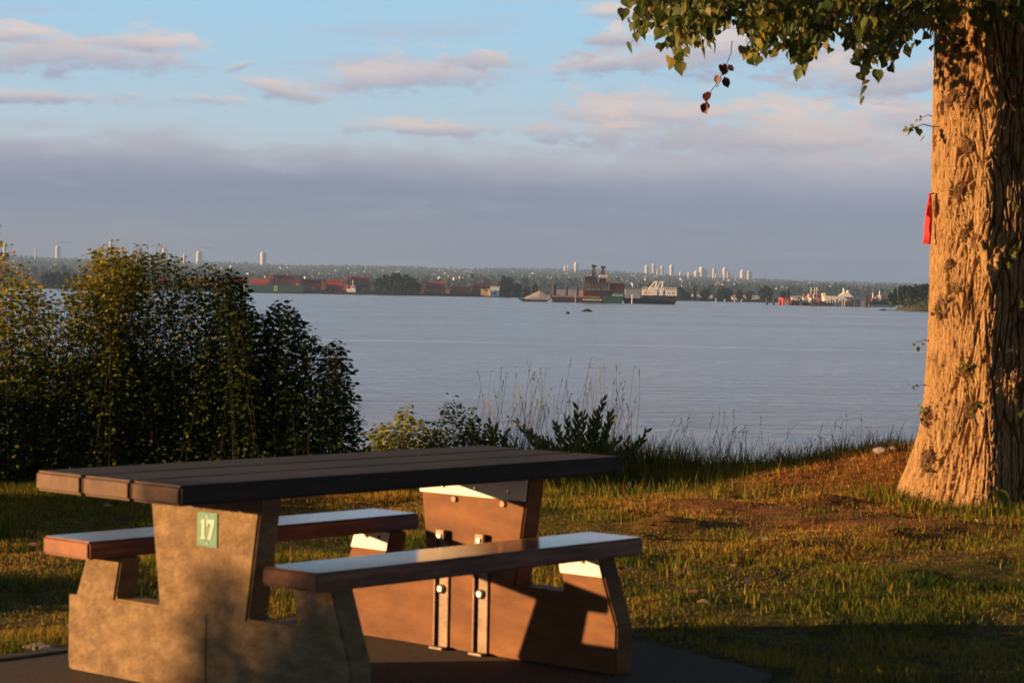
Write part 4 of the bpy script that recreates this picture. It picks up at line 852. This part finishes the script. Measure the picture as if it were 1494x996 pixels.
for pc, yt in ((865, 388.5), (878.5, 390)):
    b = MB(); zt_ = lz(yt + 1.5); zb_ = lz(411.5); wb2 = 4.6 * s; legs = [(-1, -1), (1, -1), (1, 1), (-1, 1)]; X0 = lx(pc)
    def lp(k, f): w_ = wb2 * (1 - .80 * f); return (X0 + legs[k % 4][0] * w_, legs[k % 4][1] * w_ - 2.5, zb_ + (zt_ - zb_) * f)
    for k2 in range(4): b.beam(lp(k2, 0), lp(k2, 1), .22)
    for j in range(6):
        for k2 in range(4): b.beam(lp(k2, j / 6), lp(k2 + 1, (j + 1) / 6), .13); b.beam(lp(k2, j / 6), lp(k2 + 1, j / 6), .13)
    b.box((X0 - .8, -3.3, zt_ - .1), (X0 + .8, -1.7, zt_ + .9)); b.beam((X0 - .9, -2.5, zt_ + 1), (X0 + 1.3, -2.5, zt_ + .5), .2)
    b.beam((X0, -2.5, zt_), (X0 - 2.5, -2.5, lz(405)), .1); b.build('lattice_derrick', DARKST, r)
# stack of rusty orange boxes on the barge
def orange_box(px0, px1, y0, y1, label, yy):
    b = MB(); c = at((px0 + px1) / 2, y0, BY); w = (px1 - px0) / 2 * s; zt_ = at(890, y1, BY).z; zb_ = at(890, y0, BY).z; b.box((-w, -1.2, 0), (w, 1.2, zt_ - zb_))
    for i in range(int(w * 4)): b.box((-w + .15 + i * .5, -1.26, .15), (-w + .37 + i * .5, -1.203, zt_ - zb_ - .15))
    o = b.build('shipping_container', RUST if yy else CM['orange']); o.location = (c.x, BY + yy, zb_); tag(o, label, 'container')
orange_box(889.5, 911, 426.8, 420.0, 'rusty orange container, lower one of the pair on the crane barge', 0); orange_box(890, 911.5, 419.9, 413.0, 'orange container, upper one of the pair on the crane barge', -.1)
# green scow with lime top
r, L = bv('green_scow', 'short green scow alongside the crane barge', 879.5, 908); r.location.y -= 9
b = MB(); hull(b, L, 2, 3.1, -.5, .8); b.build('hull', GREENH, r); b = MB(); b.box((-L * .1, -1.8, 3.11), (L * .9, 1.8, 3.55)); b.build('lime_cargo', GREENL, r)
# white crane barge
r, L = bv('white_crane_barge', 'dark barge with a long white deckhouse and two white lattice booms', 908, 987)
def lx2(px): return (px - 947.5) * s
b = MB(); hull(b, L, 6, 2.3, -.5, 1.5); b.build('hull', HULL, r); b = MB(); b.box((lx2(936), -5.5, 2.31), (lx2(987), 5.5, 3.6)); b.build('dark_bulwark', HULL, r)
b = MB(); b.box((lx2(936), -5, 3.61), (lx2(986), 5, 5.9)); w_ = b.build('deckhouse', SHIPW, r); 
for i in range(7): b = MB(); b.box((lx2(939 + i * 6.7), -5.06, 4.3), (lx2(941.5 + i * 6.7), -5.003, 5.1)); b.build('window', GREYW, w_)
b = MB(); b.box((lx2(948), -5.2, 3.62), (lx2(957), -5.01, 6.9)); b.box((lx2(962), -5.2, 3.62), (lx2(966), -5.01, 6.6)); b.build('bright_panel', SHIPW, r)
b = MB(); b.box((lx2(936), -5.3, 5.91), (lx2(986), 5.3, 6.1))
for i in range(17): b.beam((lx2(936.5 + i * 3), -5.2, 6.1), (lx2(936.5 + i * 3), -5.2, 7.0), .07)
b.beam((lx2(936), -5.2, 7.0), (lx2(986), -5.2, 7.0), .07); b.build('roof_rail', SHIPW, r)
for x0, x1 in ((949, 955.5), (959, 964.5)):
    b = MB(); zt_ = lz(410)
    for d in (-.55, .55):
        for e_ in (-.5, .5): b.beam((lx2(x0) + d * 2.2, e_ * 2 - 3, 6.1), (lx2(x1) + d, e_ - 3, zt_), .16)
        b.beam((lx2(x1 + 4.5) , d - 3, 6.1), (lx2(x1), d - 3, zt_), .14)
    for j in range(7):
        f = j / 7; f2_ = (j + 1) / 7; X_a = lx2(x0) + (lx2(x1) - lx2(x0)) * f; X_b = lx2(x0) + (lx2(x1) - lx2(x0)) * f2_; z_a = 6.1 + (zt_ - 6.1) * f; z_b = 6.1 + (zt_ - 6.1) * f2_
        b.beam((X_a - 1.1 * (1 - f * .5), -3.5, z_a), (X_b + 1.1 * (1 - f * .5), -3.5, z_b), .11)
    b.box((lx2(x1) - .9, -3.6, zt_), (lx2(x1) + .9, -2.4, zt_ + .5)); b.build('white_boom', SHIPW, r)
# pilings
PILE = pm('dark_timber_pile', (.03, .022, .018), (.09, .06, .045), .8, .9, 0)
def pile(px, yt, yb, label, group=None, w=.42, Y_=None, mt=None):
    Y_ = Y_ or min(atz(px, yb, WATER).y, 1300); a = at(px, yt, Y_); b = MB(); b.tube([(a.x, a.y, WATER - 2), (a.x + .1, a.y, a.z)], [w, w * .85], 8); tag(b.build('timber_pile', mt or PILE), label, 'pile', group)
pile(808.3, 414.5, 433, 'tallest dark mooring pile, at the left end of the crane barge', w=.95, Y_=975); pile(826.5, 418, 434, 'mooring pile in the middle of three behind the crane barge', w=.6, Y_=975); pile(842.3, 418.5, 434, 'mooring pile just left of the derricks', w=.6, Y_=975)
pile(839.5, 430, 440, 'short pale post against the black barge hull left of the green scow', w=.2, Y_=948, mt=GRAVEL); pile(922, 429, 441.5, 'white tipped post between the green scow and the white crane barge', w=.22, Y_=946, mt=SHIPW)
for i, (a, b_) in enumerate(((1044.7, 435), (1057.5, 436), (1072, 436.5), (1082, 437))): pile(a, b_, 441, 'pale post along the far shore below the right hand towers', 'pale posts along the right shore', w=.5, Y_=1380, mt=GRAVEL)
for i, (a, b_) in enumerate(((1118.7, 435), (1128.8, 435.5), (1138.3, 437), (1154.7, 437.5))): pile(a, b_, 445, 'free standing dark pile near the red shed', 'free standing piles near the red shed', w=.6, Y_=1110)
for i in range(17): pile(1182 + i * 4.3 + random.uniform(-1, 1), 437.5 + random.uniform(-1.5, 1.5), 446, 'dark pile of the row in front of the moored boats', 'row of piles in front of the moored boats', w=.4, Y_=1085)
for i, (a, yt) in enumerate(((1263, 431), (1265.5, 428), (1269.5, 434))): pile(a, yt, 447, ('thin', 'tallest', 'short')[i] + ' pile right of the blue roofed boathouse', w=.5, Y_=1080)
pile(1185, 424.5, 446, 'tall thin dark mast like pile among the moored boats', w=.4, Y_=1088)
# right: red and white workboat, white ship, wharf
tug('red and white fishing boat left of the mast like pile', 1174, 445, 1120, 10, (RUST, SHIPW), .1); tug('white cabined tugboat beside the mast like pile', 1183, 445, 1105, 5.5, (HULL, SHIPW), .2); tug('red cabined workboat between the piles and the white ship', 1196, 444, 1110, 6, (HULL, CM['red']), 2.8)
WY = 1130.0; s = WY / F; c = at(1222, 445, WY); r = empty('white_ship', (c.x, c.y, WATER), 0); tag(r, 'white passenger ship with stepped superstructure moored behind the piles', 'ship')
def wx_(px): return (px - 1222) * s
def wz(py): return at(1222, py, WY).z - WATER
b = MB(); b.prism([(wx_(1200), wz(432.5)), (wx_(1203), -.5), (wx_(1243), -.5), (wx_(1247), wz(434.5)), (wx_(1240), wz(435))], -5, 5, ax=1); b.build('hull', SHIPW, r)
b = MB(); b.box((wx_(1205), -4.5, wz(435)), (wx_(1243), 4.5, wz(432))); dk = b.build('lower_deck', SHIPW, r)
b = MB(); b.prism([(wx_(1222), wz(432)), (wx_(1226), wz(429)), (wx_(1239), wz(429)), (wx_(1241.5), wz(432))], -4, 4, ax=1); b.build('middle_deck', SHIPW, r)
b = MB(); b.prism([(wx_(1227), wz(429)), (wx_(1230), wz(426)), (wx_(1236), wz(426)), (wx_(1239), wz(429))], -3.2, 3.2, ax=1); b.build('bridge_deck', SHIPW, r)
for k in range(8): b = MB(); b.box((wx_(1207 + k * 4.2), -4.56, wz(434.2)), (wx_(1209 + k * 4.2), -4.503, wz(433.2))); b.build('window', GREYW, dk)
b = MB(); b.beam((wx_(1231), 0, wz(426)), (wx_(1230), 0, wz(420)), .35); b.beam((wx_(1228), 0, wz(423)), (wx_(1232.5), 0, wz(423.5)), .2); b.tube([(wx_(1237), 0, wz(427)), (wx_(1236.5), 0, wz(423))], .8, 8); b.build('mast', SHIPW, r)
b = MB(); b.prism([(wx_(1197.5), wz(434)), (wx_(1199), wz(428.5)), (wx_(1203), wz(427.5)), (wx_(1204), wz(434))], -2.5, 2.5, ax=1); b.build('stern_crane', SHIPW, r)
# wharf right of the ship
r = empty('timber_wharf', tuple(at(1285, 445, 1140)), 0); r.location.z = WATER; tag(r, 'low timber wharf with reddish sheds at the right of the boathouse', 'wharf'); s = 1140 / F
b = MB(); b.box((-18 * s, -4, 2.0), (18 * s, 4, 2.6)); b.build('deck', PILE, r)
for k in range(14): b = MB(); x_ = (-17 + k * 2.6) * s; b.tube([(x_, -3.5, -1.5), (x_, -3.5, 2.0)], .35, 6); b.build('pile', PILE, r)
for k in range(6): b = MB(); x_ = (-14 + k * 5.2) * s; b.box((x_, -2, 2.61), (x_ + 3.2 * s, 2, 4.2 + (k % 3) * .8)); b.build('shed', (RUST, DECK, SHIPW)[k % 3], r)
b = MB(); b.beam((-2 * s, 0, 2.6), (-2 * s, 0, 8), .15); b.beam((-12 * s, 0, 2.6), (-12 * s, 0, 7), .15); b.build('mast', SHIPW, r)
# grassy spit with trees at the right
sp_ = MB(); GSP = pm('spit_grass', (.09, .085, .02), (.20, .17, .045), .05, .95, 0, spec=.1)
nx2, ny2 = 90, 24; gx = np.linspace(108, 420, nx2); gy = np.linspace(0, 1, ny2); A_, B_ = np.meshgrid(gx, gy)
A0_ = A_.copy(); ys0 = 770 - 60 * sstep(122, 150, A_) + 8 * np.sin(A_ / 9.); YY = ys0 + B_ * 240; A_ = A_ + 8 + (YY - 700) * .172; ZS = WATER - 1 + 2.0 * sstep(0, .05, B_) + 1.3 * sstep(.02, .7, B_) + .3 * (fbm(A_ * .2, YY * .05, 5, 3) - .5); ZS *= 1; ZS = np.where(A0_ < 116, ZS - (116 - A0_) * .25, ZS)
V = np.stack([A_.ravel(), YY.ravel(), ZS.ravel()], 1); idx = np.arange(nx2 * ny2).reshape(ny2, nx2); Fq = np.stack([idx[:-1, :-1].ravel(), idx[:-1, 1:].ravel(), idx[1:, 1:].ravel(), idx[1:, :-1].ravel()], 1)
tag(np_mesh('spit', V, Fq, GSP, smooth=True), kind='structure')
for i, (a, yt, w, cone) in enumerate(((1306, 423, 8, 1), (1313, 418, 9, 1), (1320, 416, 10, 0), (1328, 417, 10, 0), (1336, 416.5, 10, 1), (1344, 415, 12, 0), (1352, 413.5, 12, 0), (1361, 412, 12, 0), (1318, 420, 9, 0), (1332, 419, 9, 0), (1346, 417, 12, 1), (1300, 428, 8, 0), (1371, 411, 13, 0), (1382, 411, 13, 1))):
    far_tree(a, yt, w * 1.15, 880 + (i % 3) * 16, 'tree of the dark wood on the grassy spit', 'trees of the wood on the grassy spit', (FT1, FT2)[i % 3 == 1], bool(cone), -1.6, 700)
P_ = []
for i in range(5000):
    x = random.uniform(146, 240); y = random.uniform(800, 900); P_.append((x, y, -1.6 + random.random() ** 1.6 * (3.4 if x > 134 else 1.6)))
n = len(P_); v_, f_, a_ = leaves(np.array(P_), rnd(n), rnd(n), RNG.uniform(.4, 1.2, n), .9, OVAL, RNG.uniform(0, 1, n)); tag(np_mesh('scrub', v_, f_, FT2, attr=a_), 'green scrub at the foot of the wood on the spit', 'scrub', kind='stuff')

# ---------------------------------------------------------------- haze
m = bpy.data.materials.new('thin_air_haze'); m.use_nodes = True; t = m.node_tree; t.nodes.clear(); out = t.nodes.new('ShaderNodeOutputMaterial'); pv = t.nodes.new('ShaderNodeVolumePrincipled')
pv.inputs['Color'].default_value = (.35, .575, 1, 1); pv.inputs['Density'].default_value = .00013; t.links.new(pv.outputs[0], out.inputs['Volume'])
hb = MB(); hb.box((-6000, -400, -9), (6000, 9800, 230)); hzo = hb.build('haze', m); tag(hzo, 'thin bluish evening haze over the river and hills', 'haze', kind='stuff')

# ---------------------------------------------------------------- world: sky and clouds
w = bpy.data.worlds.new('World'); sc.world = w; w.use_nodes = True; t = w.node_tree; t.nodes.clear()
out = N(t, 'ShaderNodeOutputWorld'); bg = N(t, 'ShaderNodeBackground'); t.links.new(bg.outputs[0], out.inputs[0])
sky = N(t, 'ShaderNodeTexSky', sky_type='NISHITA'); sky.sun_disc = False; sky.sun_elevation = math.radians(6.4); sky.sun_rotation = math.atan2(SUN_DIR.x, SUN_DIR.y); sky.air_density = 1.0; sky.dust_density = .6; sky.ozone_density = 2.0; sky.altitude = 0
def Mt(op, a, b=None, c=None):
    n = N(t, 'ShaderNodeMath', operation=op)
    for i, v in enumerate((a, b, c)):
        if v is None: continue
        if isinstance(v, (int, float)): n.inputs[i].default_value = v
        else: t.links.new(v, n.inputs[i])
    return n.outputs[0]
tc = N(t, 'ShaderNodeTexCoord'); sx2 = N(t, 'ShaderNodeSeparateXYZ'); t.links.new(tc.outputs['Generated'], sx2.inputs[0]); X_, Y_, Z_ = sx2.outputs
AZ = Mt('MULTIPLY', Mt('ARCTAN2', X_, Y_), F); rad = Mt('SQRT', Mt('ADD', Mt('MULTIPLY', X_, X_), Mt('MULTIPLY', Y_, Y_))); EL = Mt('MULTIPLY', Mt('ARCTAN2', Z_, rad), F)   # in units of 1/3342 rad
def noise(sx, sy, detail=6, rough=.55, off=0, dist=0):
    cb = N(t, 'ShaderNodeCombineXYZ'); t.links.new(Mt('MULTIPLY', AZ, 1 / sx), cb.inputs[0]); t.links.new(Mt('MULTIPLY', EL, 1 / sy), cb.inputs[1]); cb.inputs[2].default_value = off
    n = N(t, 'ShaderNodeTexNoise', i_Scale=1, i_Detail=detail, i_Roughness=rough, i_Distortion=dist); t.links.new(cb.outputs[0], n.inputs['Vector']); return Mt('SUBTRACT', n.outputs['Fac'], .5)
def smooth(v, a, b):
    n = N(t, 'ShaderNodeMapRange', interpolation_type='SMOOTHSTEP'); t.links.new(v, n.inputs['Value']); n.inputs['From Min'].default_value = a; n.inputs['From Max'].default_value = b; return n.outputs[0]
nA = noise(170, 48, 8, .58, 1.3, .3); nB = noise(420, 90, 6, .55, 5.1); nC = noise(60, 20, 6, .6, 9.2); nD = noise(24, 11, 5, .6, 2.2); nW = noise(260, 26, 7, .6, 3.7, .6)
def U(px): return px - 747
def E_(px, py): return 424 + .0199 * (px - 747) - py
# clear sky between the clouds: the physical sky, a little paler toward the horizon
hsv = N(t, 'ShaderNodeHueSaturation'); hsv.inputs['Value'].default_value = .4; t.links.new(sky.outputs[0], hsv.inputs['Color']); SKYC = hsv.outputs[0]
def colmix(f, a, b):
    n = N(t, 'ShaderNodeMix', data_type='RGBA'); 
    for s_, v in (('Factor', f), ('A', a), ('B', b)):
        if isinstance(v, (int, float)): n.inputs[s_].default_value = v
        elif isinstance(v, tuple): n.inputs[s_].default_value = (*v, 1)
        else: t.links.new(v, n.inputs[s_])
    return n.outputs['Result']
SK = 1.0
def c(r_, g_, b_):             # display colour to linear sky radiance before the background strength
    return tuple(((x / 255) ** 2.2) / STR / EXPO * SK for x in (r_, g_, b_))
STR = .05; EXPO = 2 ** 1.3
elr = smooth(EL, 120, 430)
clear = colmix(elr, c(204, 220, 228), c(166, 214, 244)); upper = smooth(EL, 430, 1500)
base = colmix(upper, clear, SKYC)
# puffs: (px, py, half width, half height)
def puff(px, py, a, b, nz=1.0, tilt=0):
    nz = nz * 1.25
    du = Mt('SUBTRACT', AZ, U(px)); dv = Mt('SUBTRACT', Mt('SUBTRACT', EL, E_(px, py)), Mt('MULTIPLY', du, tilt))
    dvb = Mt('MULTIPLY', dv, Mt('ADD', 1.0, Mt('MULTIPLY', Mt('LESS_THAN', dv, 0), .5)))
    q_ = Mt('SQRT', Mt('ADD', Mt('POWER', Mt('ABSOLUTE', Mt('MULTIPLY', du, 1 / a)), 2), Mt('POWER', Mt('ABSOLUTE', Mt('MULTIPLY', dvb, 1 / b)), 2)))
    q_ = Mt('SUBTRACT', Mt('SUBTRACT', 1, q_), Mt('MULTIPLY', Mt('ADD', nA, Mt('ADD', Mt('MULTIPLY', nC, .75), Mt('MULTIPLY', nD, .4))), -2.1 * nz)); return smooth(q_, -.05, .75), smooth(Mt('ADD', Mt('MULTIPLY', dv, 1 / b), Mt('MULTIPLY', nA, 1.6)), -.55, .6)
col = base
sun_c = c(236, 217, 210); shd_c = c(166, 172, 195)
PUFFS = [(110, 92, 215, 46, 1, .0), (20, 62, 70, 22, 1, 0), (205, 72, 90, 22, .8, 0), (600, 112, 170, 48, 1, .04), (400, 135, 85, 22, 1, -.12), (690, 90, 90, 26, 1, 0), (345, 102, 26, 10, 1, .3), (900, 22, 60, 22, 1, 0), (880, 95, 110, 26, 1, .15), (960, 175, 260, 46, 1, .0), (1090, 80, 320, 60, 1.3, 0), (60, 150, 190, 16, 1, 0), (1180, 230, 330, 70, .9, 0), (620, 190, 160, 16, 1.2, 0), (1330, 180, 140, 40, 1, 0), (1080, 200, 330, 62, .8, 0), (1300, 120, 190, 46, 1, 0), (1290, 262, 260, 50, .8, 0), (820, 195, 120, 26, 1.1, 0), (880, 60, 90, 20, 1.2, 0), (250, 150, 90, 14, 1.2, 0)]
for (px, py, a, b_, nz, tl) in PUFFS:
    mk, lit = puff(px, py, a, b_, nz, tl); col = colmix(Mt('MULTIPLY', mk, .88), col, colmix(lit, shd_c, sun_c))
# long veils
veil = Mt('MULTIPLY', smooth(Mt('ADD', nW, Mt('MULTIPLY', nB, .5)), .0, .28), Mt('MULTIPLY', smooth(EL, 90, 200), Mt('SUBTRACT', 1, smooth(EL, 360, 470)))); col = colmix(Mt('MULTIPLY', veil, .55), col, c(196, 190, 204))
# bank low over the horizon; its top sinks toward the middle and breaks up on the right
topL = Mt('ADD', 222, Mt('MULTIPLY', smooth(AZ, -747, 350), -12)); edge = Mt('SUBTRACT', topL, EL)
bank_m = smooth(Mt('ADD', edge, Mt('ADD', Mt('MULTIPLY', nA, 130), Mt('ADD', Mt('MULTIPLY', nB, 80), Mt('MULTIPLY', nC, 55)))), -24, 44)
deep = smooth(Mt('ADD', edge, Mt('MULTIPLY', nB, 90)), 0, 95); low = smooth(Mt('ADD', EL, Mt('MULTIPLY', AZ, .05)), 110, -10)
bc = colmix(deep, c(194, 193, 206), c(128, 142, 176)); bc = colmix(Mt('MULTIPLY', smooth(Mt('ADD', nW, Mt('MULTIPLY', nA, .4)), .0, .25), .7), bc, c(170, 174, 196))
bc = colmix(Mt('MULTIPLY', low, .6), bc, colmix(smooth(AZ, -500, 500), c(160, 165, 180), c(126, 145, 182)))
col = colmix(bank_m, col, bc)
# broken clouds over the rest of the sky (out of frame)
hi = Mt('MULTIPLY', smooth(noise(1500, 800, 7, .6, 7.7), .02, .18), smooth(EL, 430, 900)); col = colmix(Mt('MULTIPLY', hi, .55), col, c(84, 86, 102))
t.links.new(col, bg.inputs['Color']); bg.inputs['Strength'].default_value = STR

# ---------------------------------------------------------------- sun and exposure
ld = bpy.data.lights.new('sun', 'SUN'); ld.energy = 5.0; ld.angle = math.radians(.5); ld.color = (1, .57, .25)
so = bpy.data.objects.new('sun', ld); C.objects.link(so); so.rotation_euler = (-SUN_DIR).to_track_quat('-Z', 'Y').to_euler()
sc.view_settings.view_transform = 'Standard'; sc.view_settings.look = 'None'; sc.view_settings.gamma = 1; sc.view_settings.exposure = 1.3; sc.view_settings.use_curve_mapping = False
sc.cycles.max_bounces = 6; sc.cycles.diffuse_bounces = 2; sc.cycles.glossy_bounces = 2; sc.cycles.transmission_bounces = 3; sc.cycles.transparent_max_bounces = 4; sc.cycles.volume_bounces = 0
sc.cycles.use_denoising = True
